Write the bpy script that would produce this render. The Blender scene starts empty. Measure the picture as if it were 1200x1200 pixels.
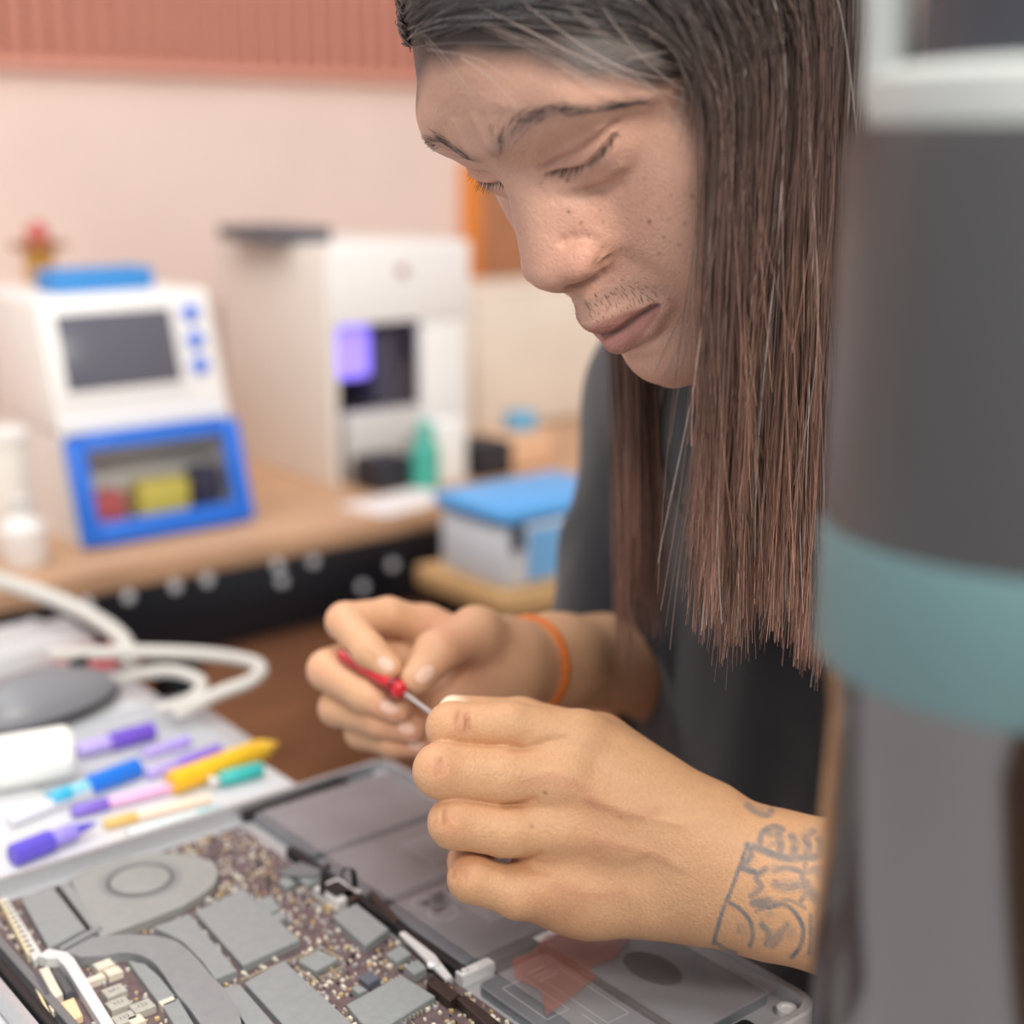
import bpy, bmesh, math, random
import numpy as np
from mathutils import Vector, Matrix, Euler

random.seed(7)
RNG = np.random.default_rng(11)
sc = bpy.context.scene
COL = sc.collection

# ------------------------------------------------------------------ camera
FPX = 1669.0                     # focal length in pixels of the 1200 px frame
PITCH = math.atan2(417.0, FPX)   # horizon at y = 183
TABLE = 0.75                     # table top height
LID = TABLE + 0.0130             # rim plane of the open laptop
CAMZ = LID + 0.35
FW = np.array([0.0, math.cos(PITCH), -math.sin(PITCH)])
UP = np.array([0.0, math.sin(PITCH), math.cos(PITCH)])
RT = np.array([1.0, 0.0, 0.0])
CAM = np.array([0.0, 0.0, CAMZ])

cam_data = bpy.data.cameras.new('camera')
cam = bpy.data.objects.new('camera', cam_data)
COL.objects.link(cam)
cam.location = CAM
cam.rotation_euler = (math.pi / 2 - PITCH, 0, 0)
cam_data.sensor_width = 36.0
cam_data.lens = FPX / 1200.0 * 36.0
cam_data.clip_start = 0.02
cam_data.dof.use_dof = True
cam_data.dof.focus_distance = 0.570
cam_data.dof.aperture_fstop = cam_data.lens / 13.5
cam_data.dof.aperture_blades = 0
sc.camera = cam

# ------------------------------------------------------------------ light
world = bpy.data.worlds.new('room_light')
sc.world = world
world.use_nodes = True
bg = world.node_tree.nodes['Background']
bg.inputs['Color'].default_value = (0.96, 0.97, 1.0, 1)
bg.inputs['Strength'].default_value = 0.60


def area_light(name, loc, target, size, size_y, power, colour):
    d = bpy.data.lights.new(name, 'AREA')
    d.shape = 'RECTANGLE'
    d.size, d.size_y = size, size_y
    d.energy = power
    d.color = colour
    o = bpy.data.objects.new(name, d)
    COL.objects.link(o)
    o.location = loc
    v = Vector(target) - Vector(loc)
    o.rotation_euler = v.to_track_quat('-Z', 'Y').to_euler()
    return o


area_light('ceiling_tube_light', (0.62, -0.75, 2.15), (0.1, 0.6, 0.95), 1.2, 0.35, 46, (1.0, 0.93, 0.83))
area_light('ceiling_lamp_light', (-0.15, 0.35, 2.6), (-0.1, 0.6, 0.75), 0.9, 0.6, 13, (1.0, 0.98, 0.95))
area_light('ceiling_panel_light', (-1.2, 1.5, 2.75), (-0.3, 1.0, 0.8), 1.6, 0.8, 42, (1.0, 0.97, 0.94))
sc.view_settings.view_transform = 'Standard'
sc.view_settings.look = 'None'
sc.view_settings.exposure = 0.0
sc.view_settings.gamma = 1.0
sc.view_settings.use_curve_mapping = False


# ------------------------------------------------------------------ pixel helpers
def cam2world(p):                # camera space mm (x right, y down, z forward) -> world metres
    p = np.asarray(p, float) / 1000.0
    return CAM + p[..., 0:1] * RT - p[..., 1:2] * UP + p[..., 2:3] * FW


def world2cam(w):
    d = np.asarray(w, float) - CAM
    return np.stack([d @ RT, -(d @ UP), d @ FW], -1) * 1000.0


def C(u, v, d):                  # pixel and depth (mm) -> camera space mm
    return np.array([(u - 600.0) / FPX * d, (v - 600.0) / FPX * d, d])


def W(u, v, d):                  # pixel and depth (m) -> world
    return Vector(cam2world(C(u, v, d * 1000.0)))


def G(u, v, z):                  # pixel on the horizontal plane at height z -> world
    r = RT * ((u - 600.0) / FPX) - UP * ((v - 600.0) / FPX) + FW
    t = (z - CAMZ) / r[2]
    return Vector(CAM + r * t)


def pix(w):                      # world points -> pixels
    c = world2cam(w)
    return np.stack([c[..., 0] / c[..., 2] * FPX + 600, c[..., 1] / c[..., 2] * FPX + 600], -1)


# ------------------------------------------------------------------ materials
def srgb(r, g, b):
    f = lambda c: (c / 255 / 12.92) if c / 255 <= 0.04045 else ((c / 255 + 0.055) / 1.055) ** 2.4
    return (f(r), f(g), f(b), 1.0)


MATS = {}


def mat(name, colour=(0.8, 0.8, 0.8, 1), rough=0.5, metal=0.0, noise=0.0, scale=40.0, bump=0.0, bump_scale=200.0,
        coat=0.0, trans=0.0, ior=1.45, alpha=1.0, emit=None, emit_s=0.0, attr=None, spec=0.5, sheen=0.0, sss=0.0, stretch=None):
    if name in MATS:
        return MATS[name]
    m = bpy.data.materials.new(name)
    m.use_nodes = True
    nt = m.node_tree
    b = nt.nodes['Principled BSDF']
    b.inputs['Base Color'].default_value = colour
    b.inputs['Roughness'].default_value = rough
    b.inputs['Metallic'].default_value = metal
    b.inputs['Specular IOR Level'].default_value = spec
    b.inputs['Coat Weight'].default_value = coat
    b.inputs['Transmission Weight'].default_value = trans
    b.inputs['IOR'].default_value = ior
    b.inputs['Alpha'].default_value = alpha
    b.inputs['Sheen Weight'].default_value = sheen
    if sss:
        b.inputs['Subsurface Weight'].default_value = sss
        b.inputs['Subsurface Radius'].default_value = (1.0, 0.35, 0.2)
        b.inputs['Subsurface Scale'].default_value = 0.006
    if emit:
        b.inputs['Emission Color'].default_value = emit
        b.inputs['Emission Strength'].default_value = emit_s
    tc = nt.nodes.new('ShaderNodeTexCoord')
    vec = tc.outputs['Object']
    if stretch:
        mp = nt.nodes.new('ShaderNodeMapping')
        mp.inputs['Scale'].default_value = stretch
        nt.links.new(vec, mp.inputs['Vector'])
        vec = mp.outputs['Vector']
    src = None
    if attr:
        a = nt.nodes.new('ShaderNodeAttribute')
        a.attribute_name = attr
        src = a.outputs['Color']
        nt.links.new(src, b.inputs['Base Color'])
    if noise:
        n = nt.nodes.new('ShaderNodeTexNoise')
        n.inputs['Scale'].default_value = scale
        n.inputs['Detail'].default_value = 5
        nt.links.new(vec, n.inputs['Vector'])
        mr = nt.nodes.new('ShaderNodeMapRange')
        mr.inputs['From Min'].default_value = 0.25
        mr.inputs['From Max'].default_value = 0.75
        mr.inputs['To Min'].default_value = 1 - noise
        mr.inputs['To Max'].default_value = 1 + noise * 0.6
        nt.links.new(n.outputs['Fac'], mr.inputs['Value'])
        mx = nt.nodes.new('ShaderNodeVectorMath')
        mx.operation = 'MULTIPLY'
        if src is not None:
            nt.links.new(src, mx.inputs[0])
        else:
            mx.inputs[0].default_value = colour[:3]
        nt.links.new(mr.outputs['Result'], mx.inputs[1])
        nt.links.new(mx.outputs['Vector'], b.inputs['Base Color'])
    if bump:
        n2 = nt.nodes.new('ShaderNodeTexNoise')
        n2.inputs['Scale'].default_value = bump_scale
        n2.inputs['Detail'].default_value = 4
        nt.links.new(vec, n2.inputs['Vector'])
        bp = nt.nodes.new('ShaderNodeBump')
        bp.inputs['Strength'].default_value = bump
        bp.inputs['Distance'].default_value = 0.002
        nt.links.new(n2.outputs['Fac'], bp.inputs['Height'])
        nt.links.new(bp.outputs['Normal'], b.inputs['Normal'])
    MATS[name] = m
    return m


# ------------------------------------------------------------------ object helpers
def tag(o, label=None, cat=None, group=None, kind=None):
    if label: o['label'] = label
    if cat: o['category'] = cat
    if group: o['group'] = group
    if kind: o['kind'] = kind
    return o


def empty(name, loc=(0, 0, 0), rot=(0, 0, 0)):
    o = bpy.data.objects.new(name, None)
    o.empty_display_size = 0.02
    COL.objects.link(o)
    o.location = loc
    o.rotation_euler = rot
    return o


def link_mesh(name, me, m=None, parent=None, smooth=False):
    o = bpy.data.objects.new(name, me)
    COL.objects.link(o)
    if m is not None and not me.materials:
        me.materials.append(m)
    if parent is not None:
        o.parent = parent
    if smooth:
        me.polygons.foreach_set('use_smooth', [True] * len(me.polygons))
    return o


def obj(name, bm, m, parent=None, smooth=False):
    bmesh.ops.recalc_face_normals(bm, faces=bm.faces)
    me = bpy.data.meshes.new(name)
    bm.to_mesh(me)
    bm.free()
    o = link_mesh(name, me, m, parent)
    if smooth:
        me.polygons.foreach_set('use_smooth', [True] * len(me.polygons))
        me.set_sharp_from_angle(angle=math.radians(35))
    return o


def add_box(bm, c, s, bevel=0.0, seg=2, rot=None):
    r = bmesh.ops.create_cube(bm, size=1.0)
    vs = r['verts']
    M = Matrix.Translation(c) @ (rot.to_matrix().to_4x4() if rot is not None else Matrix()) @ Matrix.Diagonal((s[0], s[1], s[2], 1))
    bmesh.ops.transform(bm, matrix=M, verts=vs)
    if bevel:
        es = list({e for v in vs for e in v.link_edges})
        bmesh.ops.bevel(bm, geom=es, offset=bevel, segments=seg, profile=0.5, affect='EDGES')


def box(name, c, s, m, parent=None, bevel=0.0, seg=2, rot=None):
    bm = bmesh.new()
    add_box(bm, c, s, bevel, seg, rot)
    return obj(name, bm, m, parent, smooth=bevel > 0)


def add_prism(bm, pts, z0, z1, bevel=0.0):
    """pts: list of (x,y); extruded z0..z1"""
    a = 0.0
    for i in range(len(pts)):
        x0, y0 = pts[i][0], pts[i][1]
        x1, y1 = pts[(i + 1) % len(pts)][0], pts[(i + 1) % len(pts)][1]
        a += x0 * y1 - x1 * y0
    if a < 0:
        pts = list(reversed(pts))
    lo = [bm.verts.new((p[0], p[1], z0)) for p in pts]
    hi = [bm.verts.new((p[0], p[1], z1)) for p in pts]
    n = len(pts)
    bm.faces.new(list(reversed(lo)))
    top = bm.faces.new(hi)
    for i in range(n):
        bm.faces.new((lo[i], lo[(i + 1) % n], hi[(i + 1) % n], hi[i]))
    if bevel:
        bmesh.ops.bevel(bm, geom=list(top.edges), offset=bevel, segments=1, profile=0.5, affect='EDGES')


def prism(name, pts, z0, z1, m, parent=None, bevel=0.0):
    bm = bmesh.new()
    add_prism(bm, pts, z0, z1, bevel)
    return obj(name, bm, m, parent)


def add_lathe(bm, prof, seg=32, M=None):
    """prof: (r,z) list bottom to top"""
    rings = []
    for r, z in prof:
        rings.append([bm.verts.new((r * math.cos(2 * math.pi * i / seg), r * math.sin(2 * math.pi * i / seg), z)) for i in range(seg)])
    new = [v for rg in rings for v in rg]
    for a, b in zip(rings, rings[1:]):
        for i in range(seg):
            bm.faces.new((a[i], a[(i + 1) % seg], b[(i + 1) % seg], b[i]))
    bm.faces.new(list(reversed(rings[0])))
    bm.faces.new(rings[-1])
    if M is not None:
        bmesh.ops.transform(bm, matrix=M, verts=new)


def lathe(name, prof, m, parent=None, seg=32, M=None):
    bm = bmesh.new()
    add_lathe(bm, prof, seg, M)
    return obj(name, bm, m, parent, smooth=True)


def catmull(pts, n=8, closed=False):
    P = [np.array(p, float) for p in pts]
    out = []
    N = len(P)
    for i in range(N if closed else N - 1):
        p0 = P[(i - 1) % N] if (closed or i > 0) else P[0]
        p1, p2 = P[i], P[(i + 1) % N]
        p3 = P[(i + 2) % N] if (closed or i + 2 < N) else P[-1]
        for k in range(n):
            t = k / n
            out.append(0.5 * ((2 * p1) + (-p0 + p2) * t + (2 * p0 - 5 * p1 + 4 * p2 - p3) * t * t + (-p0 + 3 * p1 - 3 * p2 + p3) * t ** 3))
    if not closed:
        out.append(P[-1])
    return out


def add_tube(bm, pts, r, seg=10, cap=True):
    pts = [Vector(p) for p in pts]
    n = len(pts)
    rs = r if hasattr(r, '__len__') else [r] * n
    t0 = (pts[1] - pts[0]).normalized()
    nrm = t0.orthogonal().normalized()
    rings = []
    for i, p in enumerate(pts):
        t = (pts[min(i + 1, n - 1)] - pts[max(i - 1, 0)]).normalized()
        nrm = (nrm - t * nrm.dot(t)).normalized()
        b = t.cross(nrm)
        rings.append([bm.verts.new(p + (nrm * math.cos(2 * math.pi * k / seg) + b * math.sin(2 * math.pi * k / seg)) * rs[i]) for k in range(seg)])
    for a, b in zip(rings, rings[1:]):
        for i in range(seg):
            bm.faces.new((a[i], a[(i + 1) % seg], b[(i + 1) % seg], b[i]))
    if cap:
        bm.faces.new(list(reversed(rings[0])))
        bm.faces.new(rings[-1])


def tube(name, pts, r, m, parent=None, seg=10):
    bm = bmesh.new()
    add_tube(bm, pts, r, seg)
    return obj(name, bm, m, parent, smooth=True)


# ------------------------------------------------------------------ sculpting with distance fields
def smin(a, b, k):
    if k <= 0: return np.minimum(a, b)
    h = np.maximum(k - np.abs(a - b), 0) / k
    return np.minimum(a, b) - h * h * (k / 4)


class Field:
    def __init__(s, lo, hi, h):
        s.lo = np.array(lo, float); s.h = h
        s.n = np.ceil((np.array(hi, float) - s.lo) / h).astype(int) + 1
        s.D = np.full(s.n, 1e3, np.float32)

    def sl(s, lo, hi):
        a = np.clip(np.floor((np.array(lo) - s.lo) / s.h).astype(int), 0, s.n)
        b = np.clip(np.ceil((np.array(hi) - s.lo) / s.h).astype(int) + 1, 0, s.n)
        ax = [(s.lo[i] + s.h * np.arange(a[i], b[i])).astype(np.float32) for i in range(3)]
        g = (ax[0][:, None, None], ax[1][None, :, None], ax[2][None, None, :])
        return (slice(a[0], b[0]), slice(a[1], b[1]), slice(a[2], b[2])), g

    def put(s, prim, k=0.0, sub=False):
        fn, lo, hi = prim
        m = k + 3 * s.h
        S, g = s.sl(np.array(lo) - m, np.array(hi) + m)
        if 0 in s.D[S].shape: return
        d = fn(*g)
        if sub: s.D[S] = -smin(-s.D[S], d, k)
        else: s.D[S] = smin(s.D[S], d, k)

    def merge(s, other, k):
        s.D = smin(s.D, other.D, k).astype(np.float32)

    def brush(s, pts, amp, sig):
        """grow (amp>0) or dent (amp<0) along a polyline"""
        pts = [np.array(p, float) for p in pts]
        if len(pts) == 1: pts = [pts[0], pts[0] + 1e-4]
        P = np.array(pts)
        S, g = s.sl(P.min(0) - 3 * sig, P.max(0) + 3 * sig)
        if 0 in s.D[S].shape: return
        best = None
        for a, b in zip(pts, pts[1:]):
            d2 = seg_d2(g, a, b)
            best = d2 if best is None else np.minimum(best, d2)
        s.D[S] -= amp * np.exp(-best / (2 * sig * sig))

    def brush_px(s, pts, amp, sig, zmax):
        """dent or grow the lens-side skin along a line given in pixels (camera-space fields)"""
        P = np.array(pts, float)
        lo = np.array([*((P.min(0) - 3 * sig - 600) / FPX * 600), s.lo[2]]); hi = np.array([*((P.max(0) + 3 * sig - 600) / FPX * 600), zmax])
        S, g = s.sl(np.minimum(lo, lo * zmax / 600) - 4, np.maximum(hi, hi * zmax / 600) + 4)
        S = (S[0], S[1], slice(S[2].start, S[2].stop))
        if 0 in s.D[S].shape: return
        U = g[0] / g[2] * FPX + 600; V = g[1] / g[2] * FPX + 600
        best = None
        for a, b in zip(P, P[1:]):
            ba = b - a; L = float(ba @ ba) + 1e-9
            t = np.clip(((U - a[0]) * ba[0] + (V - a[1]) * ba[1]) / L, 0, 1)
            d2 = (U - a[0] - t * ba[0]) ** 2 + (V - a[1] - t * ba[1]) ** 2
            best = d2 if best is None else np.minimum(best, d2)
        s.D[S] -= (amp * np.exp(-best / (2 * sig * sig)) * (g[2] < zmax)).astype(np.float32)

    def mesh(s):
        V = s.D
        neg = V < 0
        c = [neg[i:V.shape[0] - 1 + i, j:V.shape[1] - 1 + j, k:V.shape[2] - 1 + k] for i in (0, 1) for j in (0, 1) for k in (0, 1)]
        cnt = sum(x.astype(np.int8) for x in c)
        act = (cnt > 0) & (cnt < 8)
        idx = np.argwhere(act)
        ids = np.full(act.shape, -1, np.int32)
        ids[act] = np.arange(len(idx))
        acc = np.zeros((len(idx), 3)); num = np.zeros(len(idx))
        I, J, K = idx.T
        cor = [(i, j, k) for i in (0, 1) for j in (0, 1) for k in (0, 1)]
        for a in range(8):
            for ax in range(3):
                if cor[a][ax]: continue
                o = list(cor[a]); o[ax] = 1
                va = V[I + cor[a][0], J + cor[a][1], K + cor[a][2]].astype(float)
                vb = V[I + o[0], J + o[1], K + o[2]].astype(float)
                x = (va < 0) != (vb < 0)
                t = np.where(x, va / np.where(x, va - vb, 1), 0)
                p = np.tile(np.array(cor[a], float), (len(idx), 1))
                p[:, ax] += t
                acc += p * x[:, None]; num += x
        P = (idx + acc / num[:, None]) * s.h + s.lo
        F = []
        for ax in range(3):
            sl0 = [slice(1, -1)] * 3; sl0[ax] = slice(0, -1)
            a = neg[tuple(sl0)]
            sl1 = [slice(1, -1)] * 3; sl1[ax] = slice(1, None)
            b = neg[tuple(sl1)]
            e = np.argwhere(a != b)
            if not len(e): continue
            full = e.copy()
            for q in range(3):
                if q != ax: full[:, q] += 1
            u, w = [q for q in range(3) if q != ax]
            def cell(du, dw):
                r = full.copy(); r[:, u] -= du; r[:, w] -= dw
                return ids[r[:, 0], r[:, 1], r[:, 2]]
            q = np.stack([cell(0, 0), cell(1, 0), cell(1, 1), cell(0, 1)], 1)
            inside_a = neg[full[:, 0], full[:, 1], full[:, 2]]
            flip = inside_a if ax in (0, 2) else ~inside_a
            q[flip] = q[flip][:, ::-1]
            F.append(q)
        return P, np.concatenate(F)


def seg_d2(g, a, b):
    a = np.array(a, np.float32); b = np.array(b, np.float32)
    ba = b - a
    L = float(ba @ ba) + 1e-9
    px, py, pz = g[0] - a[0], g[1] - a[1], g[2] - a[2]
    t = np.clip((px * ba[0] + py * ba[1] + pz * ba[2]) / L, 0, 1)
    return (px - t * ba[0]) ** 2 + (py - t * ba[1]) ** 2 + (pz - t * ba[2]) ** 2


def cone(a, b, ra, rb):
    a = np.array(a, float); b = np.array(b, float)
    ba = b - a; L = float(ba @ ba) + 1e-9
    def fn(x, y, z):
        px, py, pz = x - a[0], y - a[1], z - a[2]
        t = np.clip((px * ba[0] + py * ba[1] + pz * ba[2]) / L, 0, 1)
        return np.sqrt((px - t * ba[0]) ** 2 + (py - t * ba[1]) ** 2 + (pz - t * ba[2]) ** 2) - (ra + (rb - ra) * t)
    r = max(ra, rb)
    return fn, np.minimum(a, b) - r, np.maximum(a, b) + r


def ell(c, r, R=None):
    c = np.array(c, float); r = np.array(r, float)
    def fn(x, y, z):
        p = [x - c[0], y - c[1], z - c[2]]
        if R is not None:
            p = [R[0, i] * p[0] + R[1, i] * p[1] + R[2, i] * p[2] for i in range(3)]
        k0 = np.sqrt((p[0] / r[0]) ** 2 + (p[1] / r[1]) ** 2 + (p[2] / r[2]) ** 2)
        k1 = np.sqrt((p[0] / r[0] ** 2) ** 2 + (p[1] / r[1] ** 2) ** 2 + (p[2] / r[2] ** 2) ** 2) + 1e-6
        return k0 * (k0 - 1) / k1
    m = r if R is None else np.array([r.max()] * 3)
    return fn, c - m, c + m


def frame(xa, ya):               # orthonormal columns from two directions
    x = np.array(xa, float); x /= np.linalg.norm(x)
    y = np.array(ya, float); y -= x * (x @ y); y /= np.linalg.norm(y)
    return np.stack([x, y, np.cross(x, y)], 1)


def np_mesh(name, P, F, col=None):
    me = bpy.data.meshes.new(name)
    me.vertices.add(len(P))
    me.vertices.foreach_set('co', np.asarray(P, np.float32).ravel())
    k = F.shape[1]
    me.loops.add(F.size)
    me.loops.foreach_set('vertex_index', F.astype(np.int32).ravel())
    me.polygons.add(len(F))
    me.polygons.foreach_set('loop_start', np.arange(0, F.size, k, dtype=np.int32))
    me.polygons.foreach_set('loop_total', np.full(len(F), k, np.int32))
    me.polygons.foreach_set('use_smooth', np.ones(len(F), bool))
    me.update(calc_edges=True)
    me.validate()
    if col is not None:
        a = me.color_attributes.new('Col', 'FLOAT_COLOR', 'POINT')
        c4 = np.ones((len(P), 4), np.float32); c4[:, :3] = col
        a.data.foreach_set('color', c4.ravel())
    return me

# ================================================================== frames of the two tables
LA = np.array(G(450, 888, LID))                    # corner of the laptop, far end of the user's side
LX = np.array([0.63328573, -0.77391807, 0.0])      # along the laptop's long side
LY = np.array([-0.77391807, -0.63328573, 0.0])     # from the user's side to the hinge
BX, BY = -LY, -LX                                  # back desk: along the wall, towards the wall
BANG = math.atan2(BX[1], BX[0])
BO = np.array(G(270, 640, TABLE))                  # a point of the back desk's front edge


def D(s, t, z):                                    # desk coordinates -> world
    return Vector(BO * np.array([1, 1, 0]) + BX * s + BY * t + np.array([0, 0, z]))


def desk_at(u, v, z=TABLE):                        # pixel on a level plane -> (s, t)
    p = np.array(G(u, v, z)) - BO
    return float(p @ BX), float(p @ BY)


def desk_on(u, v, t):                              # pixel on the upright plane at depth t -> (s, z)
    r = RT * ((u - 600.0) / FPX) - UP * ((v - 600.0) / FPX) + FW
    k = (t - (CAM - BO) @ BY) / (r @ BY)
    p = CAM + r * k
    return float((p - BO) @ BX), float(p[2])


def T_at(a, b, z=TABLE):                           # laptop plan millimetres -> world
    p = LA + LX * a / 1000 + LY * b / 1000
    return Vector((p[0], p[1], z))


def plan(u, v, z):                                 # pixel on a level plane -> laptop plan mm
    p = np.array(G(u, v, z)) - LA
    return float(p @ LX) * 1000, float(p @ LY) * 1000


# ================================================================== room
def struct(o, kind='structure'):
    o['kind'] = kind
    return o


M_WALL = mat('pink_plaster', srgb(236, 215, 206), 0.9, noise=0.05, scale=6, bump=0.1, bump_scale=60)
M_FLOOR = mat('brown_floor', srgb(128, 92, 66), 0.5, noise=0.3, scale=8)
fl = box('floor', (0.2, 0.9, -0.025), (6.4, 6.2, 0.05), M_FLOOR)
struct(fl)
WALL_T = 0.62
w = empty('wall_back', D(0.6, WALL_T, 0), (0, 0, BANG)); struct(w)
box('plaster', (0, 0.05, 1.35), (6.0, 0.1, 2.7), M_WALL, w)
wr = empty('wall_right', D(2.4, WALL_T - 2.0, 0), (0, 0, BANG)); struct(wr)
box('plaster', (0.05, 0, 1.35), (0.1, 3.99, 2.7), M_WALL, wr)
zb = desk_on(240, 78, WALL_T)[1]
M_SLAT = mat('terracotta_wood', srgb(202, 138, 120), 0.65, noise=0.25, scale=14, stretch=(6, 6, 0.6))
M_SLAT2 = mat('terracotta_wood_dark', srgb(174, 108, 90), 0.7, noise=0.25, scale=14, stretch=(6, 6, 0.6))
slat_me = None
for i in range(84):
    x = -1.35 + i * 0.028
    if slat_me is None:
        o = box('slat', (0, 0, 0), (0.021, 0.016, 0.60), M_SLAT, w, bevel=0.003, seg=1)
        slat_me = o.data
    else:
        o = link_mesh('slat', slat_me, None, w)
    o.location = (x, -0.010, zb + 0.30)
box('slat_backing', (-0.19, -0.001, zb + 0.30), (2.36, 0.003, 0.60), M_SLAT2, w)
box('slat_rail', (-0.19, -0.012, zb - 0.006), (2.36, 0.024, 0.012), mat('terracotta_rail', srgb(222, 160, 142), 0.6), w)

# ================================================================== back desk
desk = empty('work_desk', D(0.25, 0.3, 0), (0, 0, BANG))
tag(desk, 'wood-topped desk with black front edge against the pink wall', 'desk')
M_DESKTOP = mat('desk_wood', srgb(196, 156, 124), 0.5, noise=0.2, scale=10, stretch=(1, 8, 1))
M_BLACK = mat('black_edge', srgb(22, 24, 32), 0.35, noise=0.2, scale=60)
M_CAB = mat('brown_cabinet', srgb(172, 118, 84), 0.5, noise=0.3, scale=9, stretch=(1, 1, 6))
box('desk_top', (0, 0.0, 0.7385), (1.9, 0.60, 0.023), M_DESKTOP, desk, bevel=0.003)
box('front_edge', (0, -0.296, 0.690), (1.9, 0.016, 0.074), M_BLACK, desk, bevel=0.002)
for x in (-0.93, 0.93): box('side_panel', (x, 0.0, 0.3635), (0.03, 0.56, 0.727), M_BLACK, desk)
for x in (-0.305, 0.135, 0.44): box('post', (x, -0.285, 0.3365), (0.035, 0.03, 0.673), M_BLACK, desk, bevel=0.002)
for a, b in ((-0.91, -0.325), (-0.285, 0.115), (0.155, 0.42), (0.46, 0.91)):
    d_ = box('cabinet_door', ((a + b) / 2, -0.270, 0.3365), (b - a - 0.006, 0.018, 0.665), M_CAB, desk, bevel=0.003)
glint_me = None  # pale discs added to stand for glints of light on the black edge
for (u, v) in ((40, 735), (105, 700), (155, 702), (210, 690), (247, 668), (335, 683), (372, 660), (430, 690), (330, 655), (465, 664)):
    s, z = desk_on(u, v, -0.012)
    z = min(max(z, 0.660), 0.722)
    if glint_me is None:
        o = lathe('glint_dot', [(0.0001, -0.004), (0.0060, -0.004), (0.0055, 0.0), (0.0001, 0.002)], mat('glint_pale', srgb(214, 216, 222), 0.3), desk, 12, Matrix.Rotation(math.pi / 2, 4, 'X'))
        glint_me = o.data
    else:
        o = link_mesh('glint_dot', glint_me, None, desk)
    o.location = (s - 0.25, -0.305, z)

# ================================================================== machines on the desk
M_WHITE = mat('white_plastic', srgb(238, 236, 234), 0.4)
M_BLUE = mat('blue_plastic', srgb(36, 112, 220), 0.4)
M_BTN = mat('blue_button', srgb(70, 120, 222), 0.4)
M_SCREEN = mat('grey_screen', srgb(96, 96, 108), 0.25)
M_GREY = mat('grey_plastic', srgb(212, 210, 208), 0.5)
M_DARK = mat('dark_plastic', srgb(34, 34, 40), 0.4)
s0, t0 = desk_at(92, 643); s1, t1 = desk_at(300, 612)
tm = (t0 + t1) / 2
WM = s1 - s0
LEAN = math.atan2(0.068, 0.232)
m1 = empty('screen_machine', D((s0 + s1) / 2, tm, TABLE), (0, 0, BANG))
tag(m1, 'white bench machine with a grey screen and a blue-framed window', 'machine')
FL = Euler((-LEAN, 0, 0))


def face(x, y, zz):              # point on the leaning front: x across, y out of it, zz up the slope
    v = Vector((x, -y, zz)); v.rotate(FL); return v


HS_ = 0.232 / math.cos(LEAN)
SP_ = 0.108
bm = bmesh.new()
prof = [(face(0, 0, SP_).y, face(0, 0, SP_).z), (face(0, 0, HS_).y, 0.232), (0.20, 0.232), (0.20, face(0, 0, SP_).z)]
vs = [[bm.verts.new((x, y, z)) for y, z in prof] for x in (-WM / 2, WM / 2)]
bm.faces.new(vs[0]); bm.faces.new(list(reversed(vs[1])))
for i in range(4): bm.faces.new((vs[0][i], vs[1][i], vs[1][(i + 1) % 4], vs[0][(i + 1) % 4]))
bmesh.ops.bevel(bm, geom=list(bm.edges), offset=0.006, segments=3, profile=.5, affect='EDGES')
obj('upper_housing', bm, M_WHITE, m1, True)
bx0 = (SP_ + HS_) / 2
box('screen_bezel', face(-0.018, 0.001, bx0 + 0.012), (0.136, 0.006, 0.094), M_WHITE, m1, 0.002, rot=FL)
box('screen', face(-0.018, 0.0035, bx0 + 0.012), (0.118, 0.004, 0.074), M_SCREEN, m1, 0.001, rot=FL)
for k, zz in enumerate((HS_ - 0.024, HS_ - 0.052, HS_ - 0.078)):
    c = face(WM / 2 - 0.026, 0.002, zz)
    lathe('button', [(0.009, -0.003), (0.009, 0.002), (0.007, 0.0035), (0.0001, 0.0035)], M_BTN, m1, 20, Matrix.Translation(c) @ FL.to_matrix().to_4x4() @ Matrix.Rotation(math.pi / 2, 4, 'X'))
for x in (-WM / 2 + 0.009, WM / 2 - 0.009): box('window_frame', face(x, 0.004, SP_ / 2), (0.018, 0.012, SP_ - 0.004), M_BLUE, m1, 0.002, rot=FL)
for zz, h_ in ((0.012, 0.022), (SP_ - 0.008, 0.016)): box('window_frame', face(0, 0.0042, zz), (WM - 0.036, 0.012, h_), M_BLUE, m1, 0.002, rot=FL)
for x in (-WM / 2 + 0.003, WM / 2 - 0.003):
    bm = bmesh.new()
    q = [(0.012, 0.001), (face(0, 0, SP_).y + .006, face(0, 0, SP_).z), (0.2, face(0, 0, SP_).z), (0.2, 0.001)]
    vs = [[bm.verts.new((x + dx, y, z)) for y, z in q] for dx in (-.0025, .0025)]
    bm.faces.new(vs[0]); bm.faces.new(list(reversed(vs[1])))
    for i in range(4): bm.faces.new((vs[0][i], vs[1][i], vs[1][(i + 1) % 4], vs[0][(i + 1) % 4]))
    obj('side_panel', bm, M_WHITE, m1)
box('back_panel', (0, 0.085, 0.053), (WM - 0.012, 0.006, 0.10), M_GREY, m1)
box('floor_tray', (0, 0.048, 0.003), (WM - 0.014, 0.066, 0.004), M_GREY, m1)


def small_box(name, c, s, colour, label, cat='box', rough=.5, rz=0.0):
    o = box(name, (0, 0, 0), s, mat(name + '_%d_%d_%d' % colour, srgb(*colour), rough), None, bevel=min(s) * .12)
    o.location = c; o.rotation_euler = (0, 0, BANG + rz)
    tag(o, label, cat)
    return o


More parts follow.
